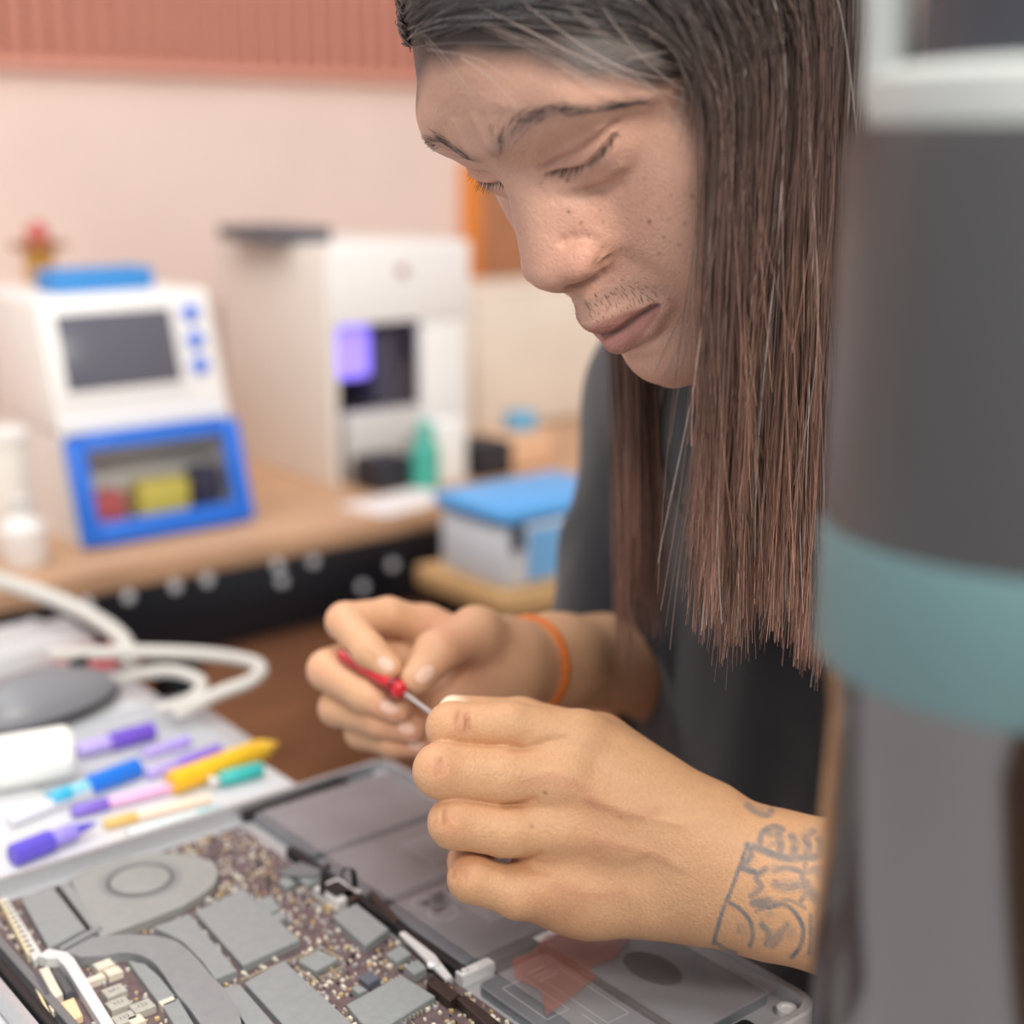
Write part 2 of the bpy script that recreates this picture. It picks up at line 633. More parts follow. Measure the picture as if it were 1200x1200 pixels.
smid = (s0 + s1) / 2
small_box('yellow_packet', D(smid + 0.012, tm + 0.045, TABLE + 0.0055 + .021), (0.055, 0.03, 0.042), (206, 190, 90), 'yellow packet behind the blue-framed window', 'packet')
small_box('red_packet', D(smid - 0.048, tm + 0.042, TABLE + 0.0055 + .019), (0.034, 0.030, 0.038), (186, 92, 90), 'reddish packet at the left behind the blue-framed window', 'packet')
small_box('dark_box', D(smid + 0.062, tm + 0.048, TABLE + 0.0055 + .024), (0.028, 0.03, 0.048), (60, 58, 80), 'dark box at the right behind the blue-framed window')
small_box('blue_tray', D(smid - 0.006, tm + 0.125, TABLE + 0.232 + .011), (0.105, 0.05, 0.022), (60, 140, 210), 'blue tray lying on top of the screen machine', 'tray')

# second machine: white open-fronted curing box with a violet lamp
s2, t2 = desk_at(372, 574); t2 = 0.15
sA, _ = desk_on(388, 500, t2); sB, _ = desk_on(552, 400, t2)
zT = desk_on(470, 285, t2)[1]
W2 = sB - sA; H2 = zT - TABLE
m2 = empty('curing_box', D((sA + sB) / 2, t2, TABLE), (0, 0, BANG))
tag(m2, 'white open-fronted curing box with a violet lamp glowing inside', 'machine')
box('side_wall', (-W2 / 2 + 0.006, 0.12, H2 / 2), (0.012, 0.24, H2), mat('pale_housing', srgb(226, 218, 210), .5), m2, 0.002)
box('side_wall', (W2 / 2 - 0.006, 0.12, H2 / 2), (0.012, 0.24, H2), MATS['pale_housing'], m2, 0.002)
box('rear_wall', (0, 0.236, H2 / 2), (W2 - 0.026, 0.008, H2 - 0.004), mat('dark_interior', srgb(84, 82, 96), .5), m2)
box('top_panel', (0, 0.115, H2 - 0.006), (W2 - 0.026, 0.225, 0.011), M_WHITE, m2, 0.002)
box('front_panel', (0, 0.004, H2 - 0.045), (W2 - 0.002, 0.010, 0.086), M_WHITE, m2, 0.003)
lathe('knob', [(0.006, 0), (0.006, 0.004), (0.0001, 0.005)], mat('rose_knob', srgb(176, 120, 120), .5), m2, 16, Matrix.Translation((0.0, -0.001, H2 - 0.030)) @ Matrix.Rotation(math.pi / 2, 4, 'X'))
for x in (-W2 / 2 + 0.006, W2 / 2 - 0.036): box('front_post', (x, 0.008, (H2 - 0.09) / 2 + .002), (0.070 if x > 0 else 0.010, 0.012, H2 - 0.092), M_WHITE, m2, 0.002)
box('lower_front', (-0.020, 0.02, 0.040), (W2 - 0.096, 0.02, 0.076), mat('grey_housing', srgb(210, 206, 204), .5), m2, 0.003)
box('lamp_bar', (-0.046, 0.045, H2 - 0.122), (0.046, 0.03, 0.062), mat('violet_lamp', srgb(150, 130, 240), .4, emit=srgb(140, 120, 255), emit_s=1.2), m2, 0.006)
box('dark_panel', (-0.004, 0.05, H2 - 0.145), (0.034, 0.05, 0.085), mat('dark_panel', srgb(72, 70, 84), .4), m2, 0.003)

small_box('black_block', D((sA + sB) / 2 - 0.055, t2 - 0.036, TABLE + .019), (0.05, 0.05, 0.036), (40, 38, 46), 'black block at the left foot of the curing box', 'block')
small_box('black_power_brick', D((sA + sB) / 2 + 0.075, t2 - 0.05, TABLE + .021), (0.05, 0.06, 0.042), (44, 42, 48), 'black power brick beside the white upright box, right of the curing box front', 'power brick')
small_box('white_box', D((sA + sB) / 2 + 0.018, t2 - 0.05, TABLE + .036), (0.042, 0.042, 0.072), (232, 232, 230), 'white upright box beside the teal bottle', 'box')
tb = empty('teal_bottle', D((sA + sB) / 2 - 0.018, t2 - 0.065, TABLE)); tag(tb, 'small teal bottle in front of the curing box', 'bottle')
lathe('bottle_body', [(0.015, 0), (0.0165, 0.002), (0.0165, 0.045), (0.009, 0.055), (0.008, 0.062)], mat('teal_plastic', srgb(70, 168, 150), .35), tb, 20)
lathe('cap', [(0.0095, 0.062), (0.0095, 0.074), (0.008, 0.076)], mat('teal_cap', srgb(110, 190, 176), .4), tb, 20)
small_box('dark_tray', D(sA + 0.012, t2 + 0.13, TABLE + H2 + .009), (0.075, 0.13, 0.016), (92, 92, 100), 'dark flat tray resting on the curing box', 'tray')
pp = box('paper_sheet', (0, 0, 0), (0.12, 0.07, 0.0008), mat('paper', srgb(232, 224, 222), .8)); pp.location = D(sA + 0.02, 0.045, TABLE + .0006); pp.rotation_euler = (0, 0, BANG + .2)
tag(pp, 'loose white paper sheet on the desk before the curing box', 'paper')

# carton, picture, pot, bottle, things at the right
q0, _ = desk_on(556, 400, 0.30); zc = desk_on(600, 345, 0.30)[1]
cb = empty('cream_carton', D(q0 + 0.19, 0.40, TABLE), (0, 0, BANG)); tag(cb, 'large cream carton standing right of the curing box', 'carton')
hC = zc - TABLE
M_CREAM = mat('cream_card', srgb(228, 216, 202), .8, noise=.08, scale=12)
box('carton_body', (0, 0, hC / 2), (0.36, 0.19, hC - .004), M_CREAM, cb, .003)
for y in (-.048, .048): box('carton_flap', (0, y, hC), (0.355, 0.09, 0.004), M_CREAM, cb)
fs0, fz1 = desk_on(538, 188, WALL_T); fs1, fz0 = desk_on(640, 345, WALL_T)
pf = empty('hanging_picture', D((fs0 + fs1) / 2 + .05, WALL_T - 0.012, fz0), (0, 0, BANG)); tag(pf, 'orange-framed brown picture hanging on the pink wall', 'picture')
wf = fs1 - fs0 + .1; hf = fz1 - fz0
M_OR = mat('orange_frame', srgb(232, 138, 52), .5)
for x in (-wf / 2 + .013, wf / 2 - .013): box('frame_bar', (x, 0, hf / 2), (.026, .018, hf), M_OR, pf, .002)
for z in (.013, hf - .013): box('frame_bar', (0, 0, z), (wf - .052, .018, .026), M_OR, pf, .002)
box('picture_panel', (0, .003, hf / 2), (wf - .052, .006, hf - .052), mat('brown_picture', srgb(184, 128, 92), .6, noise=.3, scale=20), pf)

sL, _ = desk_on(48, 330, 0.34)
small_box('tall_carton', D(sL - 0.01, 0.36, TABLE + .1155), (0.13, 0.10, 0.229), (226, 214, 204), 'tall pale carton behind the screen machine', 'carton')
pot = empty('amber_pot', D(sL, 0.34, TABLE + .2305)); tag(pot, 'small amber pot with a wide rim and red top, left of the screen machine', 'pot')
lathe('pot_body', [(0.013, 0), (0.016, .004), (0.015, .028), (0.018, .034)], mat('amber_glaze', srgb(196, 148, 66), .35), pot, 20)
lathe('pot_rim', [(0.018, .034), (0.030, .037), (0.030, .042), (0.012, .045)], mat('brown_glaze', srgb(156, 100, 62), .4), pot, 20)
lathe('pot_top', [(0.012, .045), (0.013, .055), (0.006, .064), (0.0001, .065)], mat('red_wax', srgb(196, 104, 98), .5), pot, 20)
sb_, tb_ = desk_at(30, 662)
wb = empty('white_bottle', D(sb_, tb_, TABLE)); tag(wb, 'small white bottle at the left end of the desk', 'bottle')
lathe('bottle_body', [(0.019, 0), (0.021, .003), (0.021, .036), (0.011, .046), (0.009, .05)], M_WHITE, wb, 20)
lathe('cap', [(0.0095, .05), (0.0095, .062), (0.007, .064)], M_GREY, wb, 16)
sc_, _ = desk_on(8, 560, 0.12)
tc_ = empty('white_canister', D(sc_, 0.12, TABLE)); tag(tc_, 'tall pale canister cut by the left frame edge', 'canister')
lathe('canister_body', [(0.020, 0), (0.022, .002), (0.022, .10), (0.018, .106)], mat('pale_canister', srgb(222, 216, 208), .5), tc_, 24)
lathe('lid', [(0.0225, .106), (0.0225, .116), (0.0001, .118)], M_WHITE, tc_, 24)

# wooden stool with the blue and white tub in front of the desk
TQ = -0.20
k0, kz0 = desk_on(598, 690, TQ); k1, _ = desk_on(735, 690, TQ)
zS = desk_on(610, 694, TQ)[1]
stl = empty('wooden_stool', D((k0 + k1) / 2 + .02, TQ + .065, 0), (0, 0, BANG)); tag(stl, 'light wooden stool under the blue and white tub', 'stool')
M_PINE = mat('pine', srgb(214, 172, 120), .5, noise=.15, scale=12, stretch=(1, 6, 1))
WS = k1 - k0 + .06
box('stool_top', (0, 0, zS - .011), (WS, .15, .022), M_PINE, stl, .003)
for x in (-WS / 2 + .03, WS / 2 - .03):
    for y in (-.055, .055): box('leg', (x, y, (zS - .022) / 2), (.03, .03, zS - .022), mat('dark_leg', srgb(40, 32, 30), .5), stl, .002)
tub = empty('storage_tub', D((k0 + k1) / 2, TQ + .06, zS), (0, 0, BANG)); tag(tub, 'white tub with a blue lid on the wooden stool', 'tub')
ht = desk_on(610, 598, TQ)[1] - zS
wt = k1 - k0
box('tub_body', (0, 0, ht * .40), (wt, .105, ht * .79), mat('milky_plastic', srgb(222, 226, 232), .4), tub, .008)
box('lid', (0, 0, ht * .90), (wt + .010, .115, ht * .20), mat('sky_lid', srgb(92, 168, 232), .4), tub, .006)
box('blue_label', (wt * .08, -.0533, ht * .40), (wt * .80, .002, ht * .62), mat('sky_label', srgb(120, 180, 232), .4), tub)
box('clip', (-wt * .42, -.0565, ht * .66), (.012, .007, ht * .3), mat('clip_grey', srgb(70, 78, 92), .5), tub)
u0, _ = desk_on(572, 560, .1)
small_box('peach_box', D(u0 + .05, .12, TABLE + .021), (.09, .06, .042), (226, 184, 150), 'peach-coloured box on the desk behind the tub')
small_box('blue_block', D(u0 + .062, .115, TABLE + .0425 + .011), (.03, .03, .022), (110, 176, 214), 'small blue block on the peach box', 'block')

# ================================================================== front table and the things on it
M_TABLE = mat('white_laminate', srgb(208, 210, 214), 0.45, noise=.04, scale=20)
tbl = empty('work_table', (0, 0, 0)); tag(tbl, 'white work table under the opened laptop', 'table')
pts = [T_at(-430, 44), T_at(620, 44), T_at(620, 760), T_at(-430, 760)]
prism('table_top', [(p.x, p.y) for p in pts], TABLE - .024, TABLE, M_TABLE, tbl, bevel=.002)
for a, b in ((-395, 90), (580, 90), (580, 720), (-395, 720)):
    p = T_at(a, b); box('leg', (p.x, p.y, (TABLE - .024) / 2), (.045, .045, TABLE - .024), mat('table_leg', srgb(150, 150, 152), .4, .6), tbl, .003)


def on_table(u, v, z=TABLE): return G(u, v, z)


def pen(name, p0, p1, r, cols, label, cat='pen', group=None, z0=TABLE):
    """cols: list of (fraction, colour, part name, radius factor) along the pen"""
    z = z0 + r
    a = G(*p0, z); b = G(*p1, z)
    L = (b - a).length
    root = empty(name, (a + b) / 2); root.location.z = z
    q = (b - a).to_track_quat('Z', 'Y')
    root.rotation_mode = 'QUATERNION'; root.rotation_quaternion = q
    tag(root, label, cat, group)
    x = -L / 2
    for i, (fr, c, part, k) in enumerate(cols):
        l = L * fr
        last = i == len(cols) - 1
        pr = [(r * k * .86, x), (r * k, x + min(.001, l * .2)), (r * k, x + l * (.97 if part != 'tip' else .2)), (r * k * (.9 if part != 'tip' else .25), x + l)]
        lathe(part, pr, mat('pen_%d_%d_%d' % c, srgb(*c), .35), root, 14)
        x += l
    return root


PURPLE = (98, 84, 206); LILAC = (176, 160, 226); CLEAR = (222, 222, 232)
pen('marker_pen', (14, 1003), (112, 964), .0062, [(.46, PURPLE, 'cap', 1.0), (.28, (150, 138, 224), 'barrel', .8), (.26, PURPLE, 'tip', .5)], 'purple capped pen lying nearest the laptop corner', 'pen', 'pens beside the laptop')
pen('marker_pen', (58, 938), (162, 899), .0062, [(.22, (60, 178, 214), 'cap', .8), (.2, (140, 206, 226), 'collar', .7), (.58, (30, 118, 224), 'barrel', 1.0)], 'blue pen with a cyan end among the pens', 'pen', 'pens beside the laptop')
pen('highlighter', (200, 918), (324, 872), .0072, [(.2, (246, 190, 40), 'cap', 1.0), (.62, (246, 196, 46), 'barrel', 1.0), (.18, (250, 204, 70), 'tip', .9)], 'thick yellow highlighter with rounded ends', 'pen', 'pens beside the laptop')
pen('marker_pen', (246, 917), (306, 901), .0048, [(.2, (236, 236, 236), 'tip', .8), (.8, (64, 190, 186), 'barrel', 1.0)], 'short teal pen with a white end below the highlighter', 'pen', 'pens beside the laptop')
pen('gel_pen', (90, 880), (180, 856), .0062, [(.42, LILAC, 'barrel', .8), (.58, (112, 84, 200), 'cap', 1.0)], 'purple pen with a dark cap farthest back beside the white roll', 'pen', 'pens beside the laptop')
pen('gel_pen', (172, 908), (258, 878), .0036, [(.4, LILAC, 'barrel', 1.0), (.6, (140, 112, 216), 'barrel', 1.1)], 'thin violet pen lying just above the highlighter', 'pen', 'pens beside the laptop')
pen('gel_pen', (84, 952), (204, 922), .0036, [(.35, (128, 104, 206), 'cap', 1.1), (.65, (228, 178, 220), 'barrel', .9)], 'pink thin pen with a purple cap in the middle of the pens', 'pen', 'pens beside the laptop')
pen('gel_pen', (122, 966), (246, 936), .0030, [(.3, (226, 186, 110), 'cap', 1.1), (.7, (244, 218, 196), 'barrel', .9)], 'thin pale orange pen nearest the laptop edge', 'pen', 'pens beside the laptop')
pen('gel_pen', (168, 884), (222, 868), .0036, [(.5, LILAC, 'barrel', 1.0), (.5, (168, 150, 226), 'cap', 1.1)], 'short lilac pen behind the thin violet pen', 'pen', 'pens beside the laptop')
pen('clear_pen', (10, 962), (128, 916), .0040, [(.7, CLEAR, 'barrel', 1.0), (.3, (206, 214, 224), 'cap', 1.1)], 'clear plastic pen left of the blue pen', 'pen', 'pens beside the laptop')
pen('clear_pen', (150, 978), (262, 945), .0034, [(.7, (216, 226, 228), 'barrel', 1.0), (.3, (176, 208, 212), 'tip', 1.0)], 'pale clear pen alongside the laptop edge', 'pen', 'pens beside the laptop')

# plastic sleeve under the pens
M_SLEEVE = mat('clear_sleeve', srgb(214, 218, 224), .15, alpha=.45, spec=.6)
q = [plan(218, 815, TABLE), plan(300, 872, TABLE), plan(70, 940, TABLE), plan(-40, 880, TABLE)]
slv = prism('plastic_sleeve', [tuple(T_at(*p)[:2]) for p in q], TABLE + .0002, TABLE + .0012, M_SLEEVE)
tag(slv, 'clear grey plastic sleeve lying at the table edge under the pens', 'plastic sleeve')
q = [plan(-30, 930, TABLE), plan(205, 935, TABLE), plan(150, 985, TABLE), plan(-60, 1030, TABLE)]

# roll of white tape / tissue at the left
a = G(-60, 905, TABLE + .016); b = G(84, 880, TABLE + .016)
rl = empty('tissue_roll', (a + b) / 2); rl.rotation_mode = 'QUATERNION'; rl.rotation_quaternion = (b - a).to_track_quat('Z', 'Y'); tag(rl, 'white tissue roll lying at the left edge of the table', 'roll')
L = (b - a).length
lathe('paper_roll', [(.006, -L / 2), (.0155, -L / 2), (.016, -L / 2 + .002), (.016, L / 2 - .003), (.0135, L / 2), (.006, L / 2)], mat('tissue', srgb(244, 244, 240), .85), rl, 28)
lathe('core', [(.0058, -L / 2 - .0005), (.0058, L / 2 + .0005)], mat('core_card', srgb(210, 200, 186), .8), rl, 16)

# mouse
mo = empty('computer_mouse', G(52, 838, TABLE)); mo.rotation_euler = (0, 0, BANG + .25); tag(mo, 'black and grey computer mouse among the cables', 'mouse')
bm = bmesh.new()
bmesh.ops.create_uvsphere(bm, u_segments=28, v_segments=16, radius=1)
for v in bm.verts:
    x, y, z = v.co
    v.co = (x * .055 * (1 - .06 * y), y * .031, max(z, 0) * .026 * (1 - .18 * x) + (.007 if z > 0 else .0065))
obj('mouse_shell', bm, mat('mouse_grey', srgb(128, 130, 136), .35), mo, True)
bm = bmesh.new()
bmesh.ops.create_uvsphere(bm, u_segments=28, v_segments=12, radius=1)
for v in bm.verts:
    x, y, z = v.co
    v.co = (x * .057 * (1 - .06 * y), y * .033, .0065 + z * .0062)
obj('mouse_base', bm, mat('mouse_black', srgb(26, 28, 34), .4), mo, True)
box('scroll_wheel', (.030, 0, .026), (.014, .006, .012), M_DARK, mo, .002)

# cables
M_CABLE = mat('white_cable', srgb(206, 204, 198), .45)
def cable(name, pts, r, label):
    P = catmull([np.array(W(u, v, d)) for u, v, d in pts], 10)
    o = tube(name, P, r, M_CABLE, None, 12); tag(o, label, 'cable')
    return o
cable('power_cable', [(-40, 668, 1.10), (0, 680, 1.08), (60, 700, 1.06), (110, 724, 1.04), (142, 748, 1.02), (152, 772, 1.01), (150, 783, 1.005)], .0062, 'thick white cable running in from the left frame edge')
cable('usb_cable', [(60, 768, .985), (110, 766, .985), (170, 764, .985), (250, 768, .985), (302, 779, .965), (296, 797, .95), (250, 815, .94), (205, 838, .93)], .0048, 'white cable bent in a loop over the table edge')
cable('charging_cable', [(140, 797, .985), (170, 789, .975), (205, 787, .965), (236, 800, .952), (222, 820, .935), (186, 832, .93)], .0042, 'white cable making the smaller inner bend by the mouse')
rp = small_box('red_pouch', G(112, 778, TABLE + .006), (.06, .028, .010), (214, 96, 104), 'flat red pouch under the white cables', 'pouch', rz=-.1)
rp.location = G(112, 772, TABLE + .0055)
gb = box('grey_adapter', (0, 0, 0), (.10, .06, .018), mat('adapter_grey', srgb(196, 196, 198), .5), None, .004)
gb.location = G(20, 762, TABLE + .0095); gb.rotation_euler = (0, 0, BANG); tag(gb, 'pale grey adapter block behind the computer mouse', 'adapter')

# big vacuum flask close to the lens
FD = 0.345
fc = W(1218, 700, FD)
fk = empty('vacuum_flask', (fc.x, fc.y, TABLE)); tag(fk, 'tall dark steel vacuum flask with a teal band at the right', 'flask')
R_ = (1218 - 962) / FPX * FD
zt = lambda v: W(1218, v, FD).z - TABLE
M_STEEL = mat('brushed_steel', srgb(104, 102, 102), .14, 1.0)
M_DKST = mat('dark_enamel', srgb(84, 84, 86), .35, .5)
M_TEAL = mat('teal_rubber', srgb(92, 122, 126), .45)
z1, z2, z3 = zt(775), zt(608), zt(150)
lathe('lower_body', [(R_ * .88, 0), (R_ * .92, .004), (R_ * .92, z1 - .012), (R_ * .96, z1)], M_STEEL, fk, 72)
lathe('teal_band', [(R_ * .985, z1), (R_ * 1.0, z1 + .002), (R_ * 1.0, z2 - .002), (R_ * .985, z2)], M_TEAL, fk, 72)
lathe('upper_body', [(R_ * .985, z2), (R_ * .99, z3 - .006), (R_ * .96, z3)], M_DKST, fk, 72)
lathe('collar', [(R_ * .90, z3), (R_ * .90, zt(100)), (R_ * .84, zt(88))], mat('pale_collar', srgb(186, 192, 190), .35), fk, 72)
lathe('cup_lid', [(R_ * .70, zt(88)), (R_ * .70, zt(-150)), (R_ * .60, zt(-180)), (.001, zt(-182))], mat('lid_black', srgb(62, 64, 72), .4), fk, 72)

hx = W(1022, 400, FD)
hp_ = [(hx.x - fc.x, hx.y - fc.y, zt(125)), (hx.x - fc.x, hx.y - fc.y, zt(60)), (hx.x - fc.x, hx.y - fc.y, zt(-110)), ((hx.x - fc.x) * .6, (hx.y - fc.y) * .6, zt(-215)), (0, 0, zt(-235)), (-(hx.x - fc.x) * .6, -(hx.y - fc.y) * .6, zt(-215)), (-(hx.x - fc.x), -(hx.y - fc.y), zt(-110)), (-(hx.x - fc.x), -(hx.y - fc.y), zt(125))]
tube('carry_handle', [tuple(p) for p in catmull(hp_, 5)], .0058, MATS['pale_collar'], fk, 14)

# ================================================================== opened laptop (plan mm: a along the long side, b from the user's side to the hinge)
lap = empty('laptop', tuple(T_at(0, 0, TABLE)), (0, 0, math.atan2(LX[1], LX[0])))
tag(lap, 'silver laptop lying upside down with its bottom cover off, inner parts showing', 'laptop')
LL, LW_ = 330.0, 268.0
MM = .001
ZR = LID - TABLE                 # rim height over the table
ZF = ZR - .0075                  # floor of the tray
ZP = ZF + .0012                  # top of the circuit board


def lp(q): return [(a * MM, -b * MM) for a, b in q]


def ppoly(q, z=LID - .004): return [plan(u, v, z) for u, v in q]


def rrect(a0, b0, a1, b1, r, n=6):
    out = []
    for cx, cy, s in ((a1 - r, b1 - r, 0), (a0 + r, b1 - r, 90), (a0 + r, b0 + r, 180), (a1 - r, b0 + r, 270)):
        for i in range(n + 1):
            t = math.radians(s + 90 * i / n)
            out.append((cx + r * math.cos(t), cy + r * math.sin(t)))
    return out


M_ALU = mat('anodised_aluminium', srgb(190, 192, 196), .35, .45, noise=.05, scale=300)
M_PCB = mat('circuit_board', srgb(104, 88, 90), .5, noise=.35, scale=260, bump=.2, bump_scale=500)
M_PLATE = mat('grey_shield', srgb(144, 149, 151), .45, .1, noise=.08, scale=200, bump=.08, bump_scale=900)
M_PLATE2 = mat('fan_cover', srgb(148, 150, 148), .5, 0, noise=.08, scale=220)
M_PIPE = mat('heat_pipe', srgb(138, 141, 144), .42, .1, noise=.08, scale=200)
M_CELL = mat('battery_cell', srgb(104, 109, 116), .28, 0, noise=.25, scale=30, coat=.4)
M_BLK = mat('matte_black', srgb(20, 21, 24), .45)
M_SIL = mat('silver_bracket', srgb(228, 230, 232), .3, .25)
M_GOLD = mat('pale_gold', srgb(226, 204, 160), .35, .3)
M_CHIP = mat('grey_chip', srgb(142, 148, 149), .4, noise=.1, scale=300)

# tray: floor and raised rim
out = rrect(-2, -2, LL, LW_, 12); inn = rrect(2.2, 2.2, LL - 4.2, LW_ - 4.2, 9)
bm = bmesh.new()
add_prism(bm, lp(rrect(-1, -1, LL - 1, LW_ - 1, 11)), .0015, ZF)
obj('top_case', bm, M_ALU, lap)
bm = bmesh.new()
n = len(out)
o0 = [bm.verts.new((x, y, .002)) for x, y in lp(out)]; o1 = [bm.verts.new((x, y, ZR - .001)) for x, y in lp(out)]
o2 = [bm.verts.new((x, y, ZR)) for x, y in lp(rrect(-1, -1, LL - 1, LW_ - 1, 11))]
i1 = [bm.verts.new((x, y, ZR)) for x, y in lp(inn)]; i0 = [bm.verts.new((x, y, ZF)) for x, y in lp(inn)]
for A_, B_ in ((o0, o1), (o1, o2), (o2, i1), (i1, i0)):
    for i in range(n): bm.faces.new((A_[i], A_[(i + 1) % n], B_[(i + 1) % n], B_[i]))
for i in range(n): bm.faces.new((o0[i], i0[i], i0[(i + 1) % n], o0[(i + 1) % n]))
obj('rim', bm, M_ALU, lap, True)
# inner ledge and corner screw bosses
for a, b in ((318, 8.5), (9, 8.5), (9, 252), (318, 252), (110, 4.0), (220, 4.0)):
    lathe('screw_boss', [(4.4, 0), (4.4, 3.0), (2.6, 3.0), (2.4, 2.4), (.001, 2.4)], M_SIL, lap, 20, Matrix.Translation((a * MM, -b * MM, ZF)) @ Matrix.Scale(MM, 4))
# rubber foot pads at the hinge side
tube('hinge_rod', [(.012, -.2585, ZF + .0035), (.316, -.2585, ZF + .0035)], .0032, M_BLK, lap, 14)
prism('hinge_rail', lp([(12, 249.5), (316, 249.5), (316, 253.5), (12, 253.5)]), ZF, ZF + .0055, mat('rail_grey', srgb(120, 122, 126), .4, .3), lap, bevel=.0004)
v_me = None
for k in range(11):
    a_, b_ = plan(7 + 30 * k / 10, 1063 + 56 * k / 10, LID - .004)
    if v_me is None:
        o = box('vent_tab', (0, 0, 0), (.0008, .0026, .0012), mat('tab_dark', srgb(120, 110, 96), .5), lap); v_me = o.data
    else: o = link_mesh('vent_tab', v_me, None, lap)
    o.location = (a_ * MM, -b_ * MM, ZF + .0054)
prism('vent_strip', lp(ppoly([(0, 1058), (8, 1055), (50, 1122), (40, 1130)])), ZF, ZF + .0052, mat('pale_strip', srgb(206, 208, 206), .4, .1), lap)
prism('vent_gasket', lp(ppoly([(0, 1060), (4, 1057.5), (37, 1121), (33, 1124)])), ZF, ZF + .0056, mat('gasket_sand', srgb(214, 202, 172), .5), lap)

# circuit board
board = prism('circuit_board', lp([(14, 105), (325 - 14, 105), (325 - 14, 247), (14, 247)]), ZF, ZP, M_PCB, lap)

PLATES = []


def plate(name, q, h, m, bev=.0004, z0=None):
    PLATES.append(q)
    return prism(name, lp(q), ZP if z0 is None else z0, ZP + h, m, lap, bevel=bev)


# fan with its ring, exhaust block and bars
fanq = ppoly([(82, 1034), (100, 1024), (140, 1011), (187, 1003), (228, 1006), (250, 1014), (257, 1026), (252, 1040), (238, 1052), (215, 1066), (175, 1083), (118, 1103), (108, 1085), (95, 1060)])
fan = plate('fan', fanq, .0046, M_PLATE2)
FC = plan(165, 1036, LID - .004)
FM = Matrix.Translation((FC[0] * MM, -FC[1] * MM, ZP + .0046)) @ Matrix.Scale(MM, 4)
for nm, pr, m in (('fan_ring', [(20.2, -.2), (20.2, .12), (18.6, .45), (17.2, .12), (17.2, -.2)], M_PIPE), ('fan_ring', [(16.9, -.2), (16.9, .03), (14.6, .03), (14.4, -.2)], mat('ring_groove', srgb(92, 94, 96), .5)),
                  ('fan_hub', [(14.2, -.2), (14.2, .5), (13.4, .7), (3.2, .7), (3.0, .95), (.01, .95)], M_PLATE2)):
    lathe(nm, pr, m, fan, 48, FM)
plate('exhaust_block', ppoly([(25, 1057), (61, 1042), (101, 1093), (58, 1116)]), .0046, M_PLATE)
plate('fan_slot', ppoly([(63, 1043), (68, 1041), (106, 1090), (101, 1093)]), .0030, M_BLK, 0)
plate('fan_lip', ppoly([(69, 1040.5), (81, 1036), (116, 1089), (107, 1091)]), .0043, M_PLATE)
plate('clamp_bar', ppoly([(72, 1121), (70, 1117), (117, 1090), (121, 1094)]), .0058, M_PIPE, .0006)
hp_top = [(107, 1104), (150, 1101), (190, 1104), (212, 1112), (232, 1130), (250, 1152), (265, 1167), (277, 1185), (282, 1200), (286, 1225)]
hp_bot = [(245, 1228), (236, 1208), (220, 1185), (207, 1170), (190, 1145), (175, 1130), (150, 1122), (120, 1126), (95, 1127), (76, 1121)]
hp_t = [tuple(p) for p in catmull(hp_top, 4)]; hp_b = [tuple(p) for p in catmull(hp_bot, 4)]
plate('heat_pipe', ppoly(hp_t + hp_b), .0050, M_PIPE, .0005)
plate('shield_plate', ppoly([(229, 1072), (285, 1044), (352, 1105), (285, 1135)]), .0040, M_PLATE)
plate('shield_plate', ppoly([(180, 1090), (222, 1074), (278, 1141), (252, 1151), (236, 1129), (216, 1108), (197, 1098)]), .0040, M_PLATE)
plate('shield_plate', ppoly([(150, 1128), (170, 1132), (186, 1147), (205, 1169), (185, 1176)]), .0036, M_PLATE)
plate('shield_plate', ppoly([(287, 1155), (333, 1129), (412, 1202), (424, 1222), (352, 1226)]), .0040, M_PLATE)
plate('shield_plate', ppoly([(259, 1161), (281, 1156), (342, 1226), (302, 1230), (286, 1200)]), .0036, M_PLATE)
plate('shield_plate', ppoly([(190, 1180), (209, 1172), (232, 1210), (214, 1220)]), .0036, M_PLATE)
plate('processor_chip', ppoly([(350, 1128), (373, 1114), (396, 1126), (371, 1140)]), .0032, M_CHIP)
plate('memory_shield', ppoly([(406, 1180), (470, 1145), (510, 1170), (450, 1208), (428, 1206)]), .0036, M_CHIP)
plate('connector_cover', ppoly([(390, 1077), (418, 1063), (456, 1093), (429, 1113)]), .0044, M_PLATE)
plate('small_chip', ppoly([(420, 1147), (434, 1140), (446, 1148), (432, 1156)]), .0034, mat('blue_chip', srgb(92, 98, 110), .35))
for q in ([(412, 1160), (420, 1156), (430, 1162), (421, 1167)], [(300, 1060), (316, 1052), (324, 1059), (308, 1067)], [(306, 1068), (322, 1060), (330, 1067), (314, 1075)], [(314, 1077), (330, 1069), (338, 1076), (322, 1084)],
          [(452, 1120), (470, 1110), (482, 1120), (466, 1130)], [(474, 1136), (490, 1128), (500, 1138), (486, 1146)], [(340, 1026), (362, 1018), (384, 1030), (360, 1038)], [(326, 1034), (336, 1028), (346, 1036), (336, 1043)]):
    plate('small_chip', ppoly(q), .0034 + RNG.uniform(0, .0008), M_CHIP)
# inductors with printed marks
M_IND = mat('inductor_grey', srgb(176, 174, 166), .5, noise=.15, scale=400)
M_INK = mat('printed_ink', srgb(80, 80, 84), .7)


